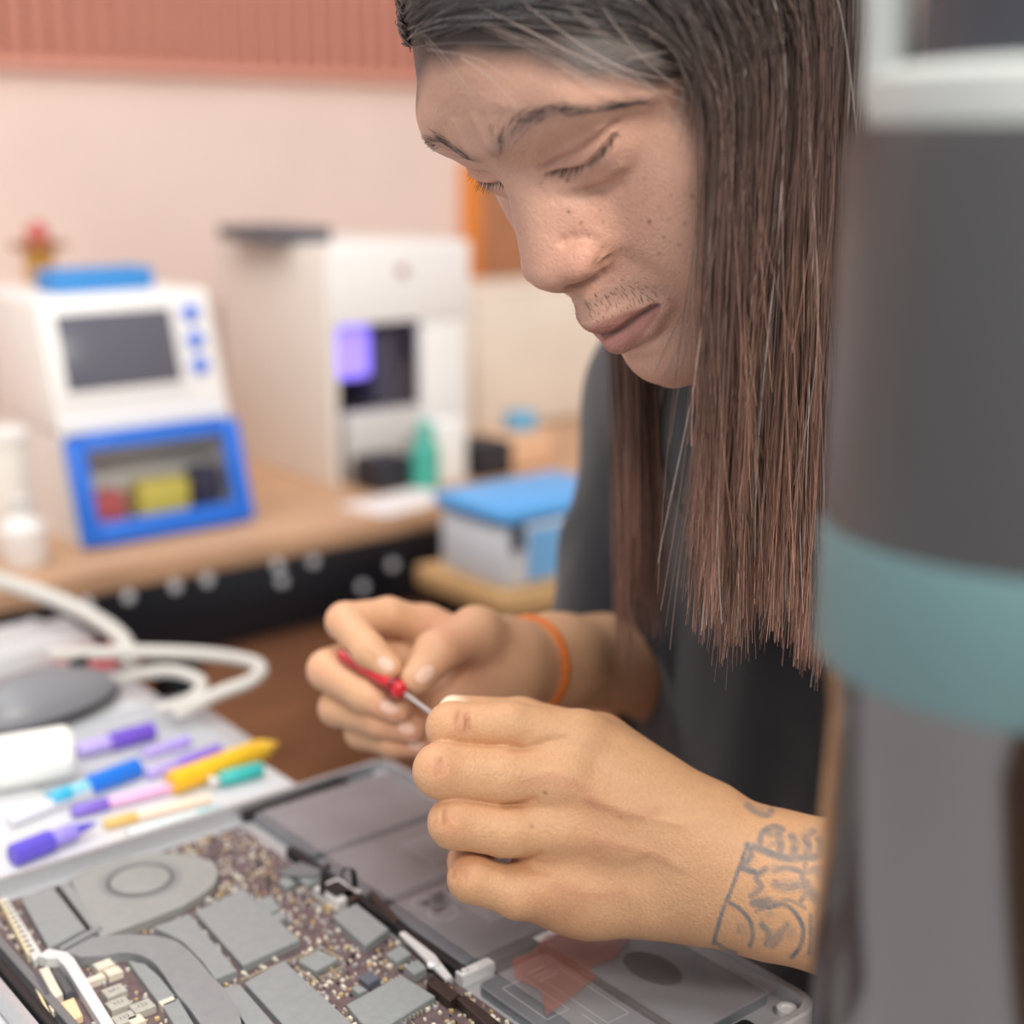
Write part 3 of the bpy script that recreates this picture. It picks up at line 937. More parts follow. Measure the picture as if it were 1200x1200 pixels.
def mark(text, u, v, size, z, parent, m=M_INK, ang=0.0):
    cu = bpy.data.curves.new('mark', 'FONT'); cu.body = text; cu.size = size; cu.align_x = 'CENTER'; cu.align_y = 'CENTER'
    o = bpy.data.objects.new('mark', cu); COL.objects.link(o)
    dg = bpy.context.evaluated_depsgraph_get()
    me = bpy.data.meshes.new_from_object(o.evaluated_get(dg))
    bpy.data.objects.remove(o); bpy.data.curves.remove(cu)
    if not len(me.polygons): return
    k = link_mesh('printed_mark', me, None, parent)
    me.materials.clear(); me.materials.append(m)
    a, b = plan(u, v, LID - .004) if u is not None else v
    k.location = (a * MM, -b * MM, z); k.rotation_euler = (0, 0, ang)
    return k


for (u, v, txt) in ((134, 1163, '5R1'), (139, 1178, '1S2'), (167, 1181, '1S2'), (146, 1195, '1S2')):
    a, b = plan(u, v, LID - .004)
    c = plate('inductor', [(a - 3.6, b - 4.6), (a + 3.6, b - 4.6), (a + 3.6, b + 4.6), (a - 3.6, b + 4.6)], .0036, M_IND)
    mark(txt, None, (a, b), .0034, ZP + .00362, c, ang=math.pi / 2)
for (u, v, w_, h_) in ((122, 1132, 3, 4), (133, 1140, 3, 3.4),  (197, 1176, 2.4, 3.4), (160, 1197, 3, 3), (112, 1148, 2, 4)):
    a, b = plan(u, v, LID - .004)
    plate('connector_block', [(a - w_, b - h_), (a + w_, b - h_), (a + w_, b + h_), (a - w_, b + h_)], .0036, mat('ivory_connector', srgb(214, 206, 190), .5))
plate('connector_block', ppoly([(46, 1139.5), (57, 1136), (74, 1168), (64, 1174)]), .0040, MATS['ivory_connector'])
plate('connector_block', ppoly([(69, 1178), (87, 1171), (97, 1192), (80, 1200)]), .0034, mat('sand_block', srgb(226, 200, 160), .5))
plate('connector_block', ppoly([(57, 1180), (64, 1176), (68, 1184), (61, 1188)]), .0034, MATS['ivory_connector'])
# white hinge strap and black cylinders beside it
prism('hinge_strap', lp(ppoly([(46, 1128), (57, 1119.5), (80, 1124), (87, 1131), (137, 1212), (121, 1212), (77, 1141), (68, 1131), (55, 1131)])), ZP + .0010, ZP + .0060, M_SIL, lap, bevel=.0003)
for p0, p1 in (((66, 1139), (83, 1167)), ((43, 1146), (56, 1170))):
    a0 = plan(*p0, LID - .004); a1 = plan(*p1, LID - .004)
    tube('hinge_barrel', [(a0[0] * MM, -a0[1] * MM, ZP + .0024), (a1[0] * MM, -a1[1] * MM, ZP + .0024)], .0022, mat('barrel_grey', srgb(96, 100, 106), .35, .4), lap, 14)
lathe('copper_post', [(1.4, 0), (1.4, 3.6), (.8, 4.2), (.01, 4.2)], mat('orange_post', srgb(220, 140, 84), .4), lap, 14, Matrix.Translation((plan(36, 1145, LID - .004)[0] * MM, -plan(36, 1145, LID - .004)[1] * MM, ZP)) @ Matrix.Scale(MM, 4))

w0 = plan(37, 1149, LID - .004); w1 = plan(62, 1198, LID - .004)
tube('yellow_wire', [(w0[0] * MM, -w0[1] * MM, ZP + .003), (w1[0] * MM, -w1[1] * MM, ZP + .003)], .0006, mat('wire_cream', srgb(232, 210, 168), .4), lap, 8)
# tiny parts scattered over the board
def inside(p, q):
    c = False; n = len(q)
    for i in range(n):
        x0, y0 = q[i][0], q[i][1]; x1, y1 = q[i - 1][0], q[i - 1][1]
        if (y0 > p[1]) != (y1 > p[1]) and p[0] < (x1 - x0) * (p[1] - y0) / (y1 - y0) + x0: c = not c
    return c


def near_plate(p, m=1.0):
    return any(inside((p[0] + dx, p[1] + dy), q) for q in PLATES for dx, dy in ((0, 0), (m, 0), (-m, 0), (0, m), (0, -m)))


tiny = {'ivory': bmesh.new(), 'silver': bmesh.new(), 'black': bmesh.new(), 'gold': bmesh.new()}
cnt = 0
rr_ = random.Random(3)
while cnt < 1250:
    a, b = rr_.uniform(15, 250), rr_.uniform(107, 246)
    if rr_.random() > .6 and b > 175: continue
    w_, h_ = rr_.choice([(.6, 1.1), (.5, .9), (1.0, 1.6), (.8, 1.2), (.4, .8), (1.5, 1.2)])
    if rr_.random() < .5: w_, h_ = h_, w_
    if near_plate((a, b), .9): cnt += .2; continue
    k = rr_.choices(['ivory', 'silver', 'black', 'gold'], [5, 4, 3, 3])[0]
    z = rr_.uniform(.0006, .0016)
    add_box(tiny[k], (a * MM, -b * MM, ZP + z / 2), (w_ * 1.25 * MM, h_ * 1.25 * MM, z))
    cnt += 1
for k, c in (('ivory', (226, 220, 204)), ('silver', (190, 192, 194)), ('black', (52, 50, 54)), ('gold', (216, 190, 140))):
    o = obj('board_components', tiny[k], mat('tiny_' + k, srgb(*c), .4, .3 if k in ('silver', 'gold') else 0), board); o['kind'] = 'stuff'
# rows of solder pads along the shield edges
bm = bmesh.new()
for (p0, p1, n_) in (((282, 1146), (372, 1110), 26), ((225, 1070), (283, 1042), 16), ((355, 1112), (352, 1124), 5), ((346, 1132), (370, 1146), 9), ((374, 1144), (402, 1130), 9), ((352, 1122), (374, 1108), 8), ((378, 1110), (402, 1122), 9), ((400, 1186), (470, 1140), 18), ((430, 1214), (515, 1172), 18)):
    for i in range(n_):
        t = (i + .5) / n_
        a, b = plan(p0[0] + (p1[0] - p0[0]) * t, p0[1] + (p1[1] - p0[1]) * t, LID - .004)
        add_box(bm, (a * MM, -b * MM, ZP + .0008), (.0011, .0008, .0016))
obj('solder_pads', bm, mat('tiny_pad', srgb(206, 198, 180), .35, .5), board)['kind'] = 'stuff'

# batteries
def cell(a0, b0, a1, b1, h=.0052, r=3.0):
    q = rrect(a0, b0, a1, b1, r, 4)
    return prism('battery_cell', lp(q), ZF, ZF + h, M_CELL, lap, bevel=.0008)


M_PRINT = mat('battery_print', srgb(150, 154, 158), .4)
M_PRINT_D = mat('battery_print_dark', srgb(46, 48, 54), .35)
CELLS = [cell(12, 8, 74, 96), cell(79, 6, 136, 97), cell(141, 6, 206, 97), cell(222, 62, 311, 102), cell(218, 8, 308, 57)]
def stripes(par, a0, a1, b0, b1, n_, along='a', m=M_PRINT, fr=.4):
    for i in range(n_):
        if along == 'a':
            y = b0 + (b1 - b0) * (i + .5) / n_; hb = (b1 - b0) / n_ * fr / 2
            q = [(a0, y - hb), (a1, y - hb), (a1, y + hb), (a0, y + hb)]
        else:
            y = a0 + (a1 - a0) * (i + .5) / n_; hb = (a1 - a0) / n_ * fr / 2
            q = [(y - hb, b0), (y + hb, b0), (y + hb, b1), (y - hb, b1)]
        prism('print_line', lp(q), ZF + .00515, ZF + .00523, m, par)
stripes(CELLS[2], 150, 186, 38, 66, 9, 'b')
stripes(CELLS[2], 146, 150, 40, 66, 1, 'a', M_PRINT_D, .8)
stripes(CELLS[1], 92, 122, 30, 54, 8, 'b')
stripes(CELLS[1], 100, 116, 14, 22, 3, 'b', M_PRINT_D)
stripes(CELLS[3], 228, 240, 70, 80, 3, 'b')


def outline(par, pts, w_, m=M_PRINT, z=ZF + .00516, closed=True):
    P = pts + [pts[0]] if closed else pts
    bm = bmesh.new()
    for p, q in zip(P, P[1:]):
        d = np.array(q) - np.array(p); L_ = np.linalg.norm(d)
        if L_ < 1e-6: continue
        nrm = np.array([-d[1], d[0]]) / L_ * w_ / 2
        add_prism(bm, lp([tuple(np.array(p) + nrm), tuple(np.array(q) + nrm), tuple(np.array(q) - nrm), tuple(np.array(p) - nrm)]), z, z + .00006)
    return obj('print_outline', bm, m, par)


circ = lambda a, b, r, n=20: [(a + r * math.cos(2 * math.pi * i / n), b + r * math.sin(2 * math.pi * i / n)) for i in range(n)]
outline(CELLS[2], circ(164, 78, 7), .8); outline(CELLS[2], [(154, 70), (160, 70), (157, 64)], .7); outline(CELLS[2], circ(150, 80, 5), .7)
prism('print_patch', lp([(146, 66), (150, 82), (163, 80), (160, 68)]), ZF + .00515, ZF + .0052, M_PRINT_D, CELLS[2])
prism('print_patch', lp([(143, 20), (142, 48), (148, 50), (152, 24)]), ZF + .00515, ZF + .0052, M_PRINT_D, CELLS[2])
outline(CELLS[3], [(232, 84), (262, 84), (262, 96), (232, 96)], .8); outline(CELLS[3], [(236, 66), (280, 66), (280, 78), (236, 78)], .7); outline(CELLS[3], [(268, 82), (300, 82), (300, 96)], .8, closed=False)
prism('print_patch', lp([tuple(p) for p in [(262 + 16 * math.cos(t), 34 + 10 * math.sin(t)) for t in np.linspace(0, 6.1, 18)]]), ZF + .00515, ZF + .0052, mat('battery_print_mid', srgb(66, 70, 76), .35), CELLS[4])
# bars between the cells and the board
prism('divider_bar', lp([(60, 98.5), (212, 98.5), (212, 103), (60, 103)]), ZF, ZF + .0058, M_BLK, lap, bevel=.0004)
prism('divider_bar', lp([(216, 58), (312, 58), (312, 61.2), (216, 61.2)]), ZF, ZF + .0062, M_BLK, lap, bevel=.0006)
prism('cross_bracket', lp([(208.5, 8), (214, 8), (214, 104), (208.5, 104)]), ZF, ZF + .0056, M_SIL, lap, bevel=.0004)
prism('bracket_pad', lp([(207.6, 60), (215, 60), (215, 86), (207.6, 86)]), ZF, ZF + .0064, M_BLK, lap, bevel=.0004)
prism('cross_bracket', lp([(137, 8), (140, 8), (140, 96), (137, 96)]), ZF, ZF + .0050, mat('cell_gap', srgb(60, 62, 66), .4), lap)
for b in (12, 30, 94, 101): lathe('screw', [(1.5, 0), (1.5, .7), (.5, .7), (.01, .2)], M_SIL, lap, 14, Matrix.Translation((211.2 * MM, -b * MM, ZF + .0056)) @ Matrix.Scale(MM, 4))
# silver lever, ribbon connectors beside the divider
prism('silver_lever', lp(ppoly([(468, 1100), (474, 1098), (510, 1126), (530, 1152), (523, 1155), (500, 1132)])), ZF + .0050, ZF + .0068, M_SIL, lap, bevel=.0003)
lathe('lever_pivot', [(3.0, 0), (3.0, 1.4), (2.0, 2.0), (.01, 2.0)], M_SIL, lap, 18, Matrix.Translation((plan(508, 1128, LID)[0] * MM, -plan(508, 1128, LID)[1] * MM, ZF + .0060)) @ Matrix.Scale(MM, 4))
for q in ([(500, 1158), (512, 1152), (540, 1172), (528, 1180)], [(535, 1176), (545, 1172), (585, 1204), (572, 1210)], [(430, 1052), (437, 1048), (470, 1084), (462, 1088)], [(392, 1048), (404, 1042), (424, 1056), (412, 1064)]):
    prism('ribbon_connector', lp(ppoly(q)), ZF, ZF + .0064, mat('dark_brown_ribbon', srgb(52, 40, 38), .4), lap, bevel=.0004)
prism('socket_frame', lp(ppoly([(368, 1046), (396, 1034), (424, 1050), (398, 1064)])), ZP, ZP + .0052, M_SIL, lap, bevel=.0004)
prism('socket', lp(ppoly([(376, 1047), (396, 1039), (412, 1050), (394, 1058)])), ZP + .0040, ZP + .0060, M_BLK, lap)
prism('tab_cable', lp(ppoly([(326, 1028), (352, 1016), (378, 1026), (372, 1032), (338, 1032)])), ZP + .004, ZP + .0054, mat('grey_ribbon', srgb(110, 114, 118), .4), lap, bevel=.0003)


def ribbon(name, pts, wdt, m, par, nrm=(1, 0, 0)):
    """thin bent strip through world points, standing up"""
    bm = bmesh.new(); prev = None
    side = Vector(nrm).normalized() * wdt / 2
    P = [Vector(p) for p in catmull(pts, 5)]
    for p in P:
        r = [bm.verts.new(p + side), bm.verts.new(p - side)]
        if prev: bm.faces.new((prev[0], prev[1], r[1], r[0]))
        prev = r
    o = obj(name, bm, m, par)
    o.modifiers.new('thickness', 'SOLIDIFY').thickness = .0005
    o.matrix_parent_inverse = par.matrix_world.inverted()
    return o


bpy.context.view_layer.update()
g0 = G(378, 1048, LID)
dd = world2cam(np.array(g0))[2] / 1000
ribbon('flex_cable', [W(377, 1049, dd), W(378, 1034, dd - .002), W(381, 1020, dd - .002), W(386, 1013, dd + .004)], .0042, M_BLK, lap, LX)
ribbon('flex_cable', [W(414, 1042, dd), W(403, 1032, dd), W(400, 1022, dd + .001), W(407, 1016, dd + .004)], .0016, M_BLK, lap, LX)
ribbon('flex_cable', [W(416, 1040, dd), W(416, 1030, dd - .001), W(414, 1018, dd)], .0048, M_BLK, lap, LX)

# second fan, speakers: beyond the frame but part of the machine
plate('fan', [(285 + 30 * math.cos(t), 186 + 32 * math.sin(t)) for t in np.linspace(0, 6.1, 24)], .0046, M_PLATE2)
prism('speaker', lp(rrect(313, 30, 323, 105, 3, 3)), ZF, ZF + .005, M_BLK, lap, bevel=.0006)
prism('speaker', lp(rrect(4, 30, 10.5, 100, 2.5, 3)), ZF, ZF + .005, M_BLK, lap, bevel=.0006)
prism('antenna_cable_cover', lp([(290, 108), (312, 108), (312, 128), (290, 128)]), ZP, ZP + .004, M_BLK, lap)

# clear protective film lying crumpled over the batteries
rngf = np.random.default_rng(4)
nu, nv = 70, 34
aa = np.linspace(16, 310, nu); bb = np.linspace(4, 92, nv)
Ag, Bg = np.meshgrid(aa, bb, indexing='ij')
hz = np.zeros_like(Ag)
for _ in range(16):
    k = rngf.normal(size=2) * .09; ph = rngf.uniform(0, 6.28)
    hz += np.abs(np.sin(k[0] * Ag + k[1] * Bg + ph)) * rngf.uniform(.1, .5)
hz = hz / hz.max() * 1.5
Z_ = ZF + .0060 + hz * MM
Pf = np.stack([Ag * MM, -Bg * MM, Z_], -1).reshape(-1, 3)
ii = np.arange(nu * nv).reshape(nu, nv)
Ff = np.stack([ii[:-1, :-1], ii[1:, :-1], ii[1:, 1:], ii[:-1, 1:]], -1).reshape(-1, 4)
film_me = np_mesh('protective_film', Pf, Ff)
fo = link_mesh('protective_film', film_me, mat('clear_film', srgb(235, 225, 225), .12, alpha=.16, spec=.9), None)
fo.location = lap.location; fo.rotation_euler = lap.rotation_euler
tag(fo, 'clear crumpled plastic film lying over the laptop batteries', 'plastic film')

# thin reddish translucent patch with a ragged outline, on the film
tp = prism('reddish_patch', [tuple(T_at(*plan(u, v, LID))[:2]) for u, v in [(642, 1096), (668, 1092), (702, 1104), (738, 1098), (722, 1124), (690, 1136), (698, 1148), (664, 1174), (640, 1192), (634, 1162), (604, 1148), (600, 1126), (622, 1118)]], TABLE + ZF + .0080, TABLE + ZF + .0083, mat('amber_patch', srgb(178, 110, 92), .2, alpha=.24))
tag(tp, 'ragged reddish see-through patch lying under the near hand', 'tape')

# ================================================================== the person
# pose of the head, found from the features of the face (head space mm: x to the person's left, y forward, z up)
HR = np.array([[0.60162846, -0.58352426, -0.54547469], [0.06961446, 0.71859314, -0.69193767], [-0.79573678, -0.37831647, -0.47294781]])
HT = np.array([70.44601139, -178.87271955, 592.19033987])
h2c = lambda p: np.asarray(p, float) @ HR.T + HT
c2h = lambda p: (np.asarray(p, float) - HT) @ HR
h2w = lambda p: cam2world(h2c(p))
DOWN_H = c2h(HT + world2cam(CAM + np.array([0, 0, -1.0])) / 1000.0) 
DOWN_C = world2cam(CAM + np.array([0, 0, -1.0])) / 1000.0        # unit "down" in camera space
PERSON = empty('person', (0.30, 0.80, 0.0))
tag(PERSON, 'long-haired person in a black t-shirt bent over the opened laptop, working with a small screwdriver', 'person')
BODY_P, BODY_F, BODY_C = [], [], []


def wnoise(P, s, seed=0):        # cheap smooth value noise from summed sines
    r = np.random.default_rng(seed)
    o = np.zeros(len(P))
    for _ in range(6):
        k = r.normal(size=3); k /= np.linalg.norm(k)
        o += np.sin((P @ k) * s * r.uniform(0.6, 1.6) + r.uniform(0, 6.28))
    return o / 6


def mixc(c, t, col):
    t = np.clip(t, 0, 1)[:, None]
    return c * (1 - t) + np.array(col[:3]) * t


def poly_d(P, pts):              # distance from points (n,2|3) to a polyline
    best = np.full(len(P), 1e9)
    for a, b in zip(pts, pts[1:]):
        a = np.array(a, float); b = np.array(b, float); ba = b - a
        t = np.clip(((P - a) @ ba) / (ba @ ba + 1e-9), 0, 1)
        best = np.minimum(best, np.linalg.norm(P - a - t[:, None] * ba, axis=1))
    return best


SKIN = np.array(srgb(197, 155, 136)[:3])


# ------------------------------------------------------------------ head
def snap(H, x, z, lift=0.0):     # front-most skin point of the column (x, z)
    i = int(np.clip(round((x - H.lo[0]) / H.h), 0, H.n[0] - 1)); k = int(np.clip(round((z - H.lo[2]) / H.h), 0, H.n[2] - 1))
    col = H.D[i, :, k]
    j = np.nonzero(col < 0)[0]
    if not len(j): return np.array([x, 60.0, z])
    j = j[-1]
    t = col[j] / (col[j] - col[min(j + 1, H.n[1] - 1)])
    return np.array([x, H.lo[1] + (j + t) * H.h + lift, z])


def snapc(H, xz, n=5, lift=0.0):
    pts = catmull([(p[0], p[1]) for p in xz], n) if len(xz) > 2 else xz
    return [snap(H, p[0], p[1], lift) for p in pts]


PROFILE = [(60, 98.5), (52, 100.5), (42, 101.0), (34, 99.2), (27, 98.2), (16, 101.8), (8, 105.6), (0, 110.2), (-8, 114.6), (-14, 114.2), (-20, 110.0), (-24.6, 104.6), (-29, 104.2),
           (-33, 104.9), (-38, 106.2), (-41.6, 106.9), (-45, 105.6), (-48.8, 102.6), (-51.5, 104.0), (-54, 104.6), (-58, 103.8), (-62, 100.4), (-67, 97.2), (-71, 96.6), (-75, 96.4), (-80, 95.2), (-84, 93.4), (-89, 89.6)]
EYE = [(14.0, 21.4), (21, 19.9), (30, 20.0), (38, 22.2), (45.0, 25.6)]
FOLD = [(14.5, 25.0), (22, 25.6), (31, 26.4), (40, 28.0), (48, 29.5)]
BROWXZ = [(7, 40.5), (17, 44.5), (29, 47.5), (41, 46.5), (51, 39.5), (57, 32)]
MOUTH = [(23.0, -45.8), (15.5, -46.6), (8, -48.6), (0, -48.8)]


def build_head():
    H = Field((-84, -98, -135), (84, 122, 142), 0.85)
    both = (1, -1)
    H.put(ell((0, 0, 50), (74, 92, 84)))
    H.put(ell((0, 46, 44), (60, 50, 46)), 14)
    H.put(ell((0, 42, -22), (57, 49, 58)), 16)
    H.put(ell((0, 60, -48), (28, 36, 30)), 14)
    for s in both:
        H.put(ell((s * 44, 48, 0), (22, 25, 20)), 18)
        H.put(cone((s * 46, 8, -46), (s * 15, 66, -76), 17, 17), 16)
        H.put(ell((s * 36, 50, -30), (24, 29.5, 34)), 18)
        H.put(cone((s * 9, 85, 42), (s * 37, 76, 46), 13.0, 12.0), 12)
        H.put(cone((s * 37, 76, 46), (s * 55, 58, 37), 12.0, 10), 12)
    H.put(ell((0, 77, -78), (19, 18, 15)), 14)
    H.put(cone((0, -8, -30), (-12, -6, -170), 50, 54), 20)
    # ears (under the hair)
    for s in both:
        R = frame((0, 0.25, 1), (0, 1, -0.2))
        H.put(ell((s * 75, -12, 4), (30, 16, 6), R), 5)
        H.put(ell((s * 80, -10, 6), (21, 10, 5), R), 3, sub=True)
    # sockets, lids
    for s in both:
        H.put(ell((s * 32, 104, 23), (19, 15, 10)), 10, sub=True)
        H.put(ell((s * 30, 71.5, 22), (18, 16.0, 13.5)), 6)
    # nose
    H.put(cone((0, 86, 30), (0, 98.5, 0), 9.5, 11), 9)
    for s in both:
        H.put(ell((s * 9, 87, -4), (12, 14, 20)), 9)
    H.put(ell((0, 101.5, -10), (13, 12.5, 11.5)), 7)
    for s in both:
        H.put(ell((s * 12.6, 96.2, -12.0), (8.4, 11.2, 7.8), frame((1, 0, 0), (0, 1, -0.22))), 6)
    H.put(cone((0, 103, -16), (0, 97, -23), 5.5, 6.0), 4)
    # upper lip mound and lips
    H.put(ell((0, 84, -36), (12, 17, 14)), 8)
    for s in both:
        up = [(s * 22.5, 86.0, -45.5), (s * 15, 88.6, -43.8), (s * 6, 94.6, -42.6), (0, 96.0, -43)]
        for a, b, ra, rb in zip(up, up[1:], (3.0, 4.6, 5.6), (4.6, 5.6, 5.6)):
            H.put(cone(a, b, ra, rb), 5)
        lw = [(s * 21, 86.0, -48.5), (s * 11.5, 90.0, -52.6), (0, 95.0, -54.5)]
        for a, b, ra, rb in zip(lw, lw[1:], (3.0, 5.6), (5.6, 6.6)):
            H.put(cone(a, b, ra, rb), 5)
    # make the middle line follow the measured profile
    zs = H.lo[2] + H.h * np.arange(H.n[2])
    zq = np.array([p[0] for p in PROFILE][::-1]); yq = np.array([p[1] for p in PROFILE][::-1])
    dlt = np.zeros(len(zs))
    for i, z in enumerate(zs):
        if zq[0] - 6 < z < zq[-1] + 40:
            e = np.interp(z, zq, yq) - snap(H, 0, z)[1]
            fade = np.clip(min((z - zq[0] + 6) / 6, (zq[-1] + 40 - z) / 40), 0, 1)
            fade = fade * fade * (3 - 2 * fade)
            if z > zq[-1]: e = np.interp(zq[-1], zq, yq) - snap(H, 0, zq[-1])[1]
            dlt[i] = np.clip(e, -9, 9) * fade
    dlt = np.convolve(np.pad(dlt, 2, mode='edge'), np.ones(5) / 5, 'valid')
    xs = H.lo[0] + H.h * np.arange(H.n[0])
    wid = np.interp(zs, [-90, -66, -52, -30, -22, -8, 20, 40, 60], [15, 12, 9, 8.5, 8, 8, 8, 24, 34])
    shift = dlt[None, :] * np.exp(-(xs[:, None] / wid[None, :]) ** 2 / 2)
    ys = H.lo[1] + H.h * np.arange(H.n[1])
    wy = np.clip((ys - 60) / 25, 0, 1)
    idx = np.arange(H.n[1])[None, :, None] - (shift[:, None, :] * wy[None, :, None]) / H.h
    i0 = np.clip(np.floor(idx).astype(np.int32), 0, H.n[1] - 2)
    ft = (idx - i0).astype(np.float32)
    H.D = np.take_along_axis(H.D, i0, 1) * (1 - ft) + np.take_along_axis(H.D, i0 + 1, 1) * ft
    del idx, i0, ft
    for s in both:
        m = lambda q: [(s * x, z) for x, z in q]
        # nostrils and the crease round the wing of the nose
        H.put(ell((s * 7.4, 101.5, -21.6), (3.3, 7.5, 4.0), frame((1, s * 0.3, 0), (0, 1, 0.15))), 1.5, sub=True)
        H.brush(snapc(H, m([(14.0, -1.5), (19.8, -5.5), (21.4, -12), (18.8, -18.5)])), -2.1, 1.5)
        # mouth, corner, philtrum, folds
        H.brush(snapc(H, m(MOUTH)), -1.9, 1.0)
        H.brush(snapc(H, m([(24, -45), (25, -48)])), -1.0, 2.4)
        H.brush(snapc(H, m([(9, -38.8), (16, -40.5), (23, -44.6)])), 0.35, 1.2)
        H.brush(snapc(H, m([(2, -66), (13, -65)])), -1.0, 5)
        H.brush(snapc(H, m([(21, -22), (29, -34), (33, -48)])), -0.7, 3.0)
        H.brush(snapc(H, m(BROWXZ)), 1.0, 4.0)
        H.brush(snapc(H, m([(5.5, 41), (6.5, 56)])), 0.9, 1.8)
        H.brush(snapc(H, m([(13, 46), (14, 56)])), 0.5, 2.2)
        H.brush([(s * 66, 48, 52)], -3, 16)
        H.brush([snap(H, s * 14.5, -12)], 0.6, 4.5)
        # lids: margin of the lowered upper lid, its overhang, the fold above, the bag below
        lid = snapc(H, m(EYE), 6)
        H.brush([p + np.array([0, 0, 1.7]) for p in lid], 0.9, 1.3)
        H.brush([p - np.array([0, 0, 0.4]) for p in lid], -2.4, 0.9)
        H.brush(snapc(H, m(FOLD), 6), -1.1, 1.0)
        H.brush(snapc(H, m([(18, 27.8), (30, 29.2), (44, 31)])), 0.7, 2.2)
        H.brush(snapc(H, m([(17, 14.5), (28, 11.5), (40, 13.5)])), 0.8, 2.0)
        H.brush(snapc(H, m([(15, 13), (22, 8), (32, 5.5)])), -0.8, 1.7)
    H.brush(snapc(H, [(0, -29), (0, -37)]), -0.8, 2.0)
    P, F = H.mesh()
    return P, F, H


HP, HF, HFIELD = build_head()
PXH = pix(cam2world(h2c(HP)))
hc = np.tile(SKIN, (len(HP), 1))
hc *= (1 + 0.05 * wnoise(HP, 0.12, 3) + 0.035 * wnoise(HP, 0.5, 4))[:, None]
ax_ = np.abs(HP[:, 0])
gauss = lambda c, s: np.exp(-(((np.stack([ax_, HP[:, 1], HP[:, 2]], 1) - np.array(c)) / s) ** 2).sum(1) / 2)
hc = mixc(hc, 0.25 * gauss((14, 104, -12), np.array([9, 14, 12])), srgb(200, 132, 112))      # ruddy nose
hc = mixc(hc, 0.18 * gauss((36, 82, -10), np.array([22, 20, 20])), srgb(196, 138, 114))
hc = mixc(hc, 0.25 * gauss((30, 88, 26), np.array([16, 12, 7])), srgb(182, 128, 116))
front = HP[:, 1] > 70
# lips
fold = np.stack([ax_, HP[:, 1], HP[:, 2]], 1)
sn = lambda q, n=5: snapc(HFIELD, q, n)
dl = np.minimum(poly_d(fold, sn([(0, -45.2), (8, -44.6), (15, -45), (22.5, -46)])) / np.interp(ax_, [0, 8, 23.5], [4.6, 4.4, 1.4]),
                poly_d(fold, sn([(0, -53.0), (10, -52), (17, -49.6), (22.5, -46.6)])) / np.interp(ax_, [0, 8, 23.5], [5.6, 5.0, 1.4]))
hc = mixc(hc, 0.75 * np.clip((1.3 - dl) / 0.5, 0, 1) * front, srgb(160, 104, 98))
dm = poly_d(fold, sn(MOUTH))
hc = mixc(hc, 0.85 * np.exp(-(dm / 1.3) ** 2), srgb(66, 40, 42))
# moustache and chin stubble, brows, lash line: darker skin under the hairs
nz = 0.5 + 0.5 * wnoise(HP, 2.2, 8)
mo = np.exp(-(poly_d(fold, sn([(5, -32), (15, -34.5), (26, -41)])) / 4.6) ** 2)
hc = mixc(hc, 0.30 * mo * (0.55 + 0.6 * nz) * front, srgb(96, 80, 78))
hc = mixc(hc, 0.12 * np.exp(-(poly_d(fold, sn([(0, -76), (14, -80)])) / 9) ** 2) * nz, srgb(96, 80, 78))
db = poly_d(fold, sn(BROWXZ))
hc = mixc(hc, 0.40 * np.exp(-(db / np.interp(ax_, [8, 30, 57], [3.8, 3.4, 2.0])) ** 2), srgb(84, 72, 72))
dle = poly_d(fold, [p - np.array([0, 0.8, 0.4]) for p in sn(EYE, 6)])
hc = mixc(hc, 0.8 * np.exp(-(dle / 1.05) ** 2), srgb(34, 28, 30))
dfo = poly_d(fold, sn(FOLD, 6))
hc = mixc(hc, 0.35 * np.exp(-(dfo / 0.9) ** 2), srgb(120, 74, 66))
# scalp darker where hair grows
hairline = lambda P: (P[:, 2] - np.interp(np.abs(P[:, 0]), [0, 11, 17, 34, 47, 56, 62, 75, 90], [73, 73, 71, 63, 54, 42, 29, 12, 6])) + np.where(P[:, 1] < 40, (40 - P[:, 1]) * 1.2, 0)
hc = mixc(hc, np.clip((hairline(HP) + 2) / 8, 0, 1) * (HP[:, 2] > -20), srgb(74, 64, 62))
# moles and freckles
facing = HP[:, 0] > -4
for u, v, r, a in [(665, 211, 1.9, .8), (681, 261, 1.6, .7), (761, 260, 1.9, .85), (813, 141, 2.6, .8), (775, 145, 1.6, .6), (666, 248, 1.8, .7), (707, 261, 1.3, .6),
                   (811, 230, 2.2, .6), (783, 258, 1.4, .6), (772, 297, 1.6, .6), (795, 287, 1.4, .5), (802, 262, 2, .5), (755, 209, 1.4, .5), (760, 123, 1.5, .5), (634, 215, 1.5, .5), (690, 276, 1.2, .5)]:
    d = np.linalg.norm(PXH - (u, v), axis=1)
    hc = mixc(hc, a * np.exp(-(d / (r * 1.2)) ** 2) * facing * front, srgb(92, 62, 56))
fr = RNG.uniform([700, 225], [815, 330], (90, 2))
for u, v in fr:
    d = np.linalg.norm(PXH - (u, v), axis=1)
    hc = mixc(hc, RNG.uniform(.1, .34) * np.exp(-(d / RNG.uniform(1.2, 2.2)) ** 2) * facing, srgb(120, 82, 68))
BODY_P.append(h2w(HP)); BODY_F.append(HF); BODY_C.append(hc)


# ------------------------------------------------------------------ near hand (person's left)
def finger(F, pts, rad, k=3.0):
    for a, b, ra, rb in zip(pts, pts[1:], rad, rad[1:]):
        F.put(cone(a, b, ra, rb), k)


def rot_grid(pts):
    P = np.array(pts)
    return P.min(0), P.max(0)


WRK = []


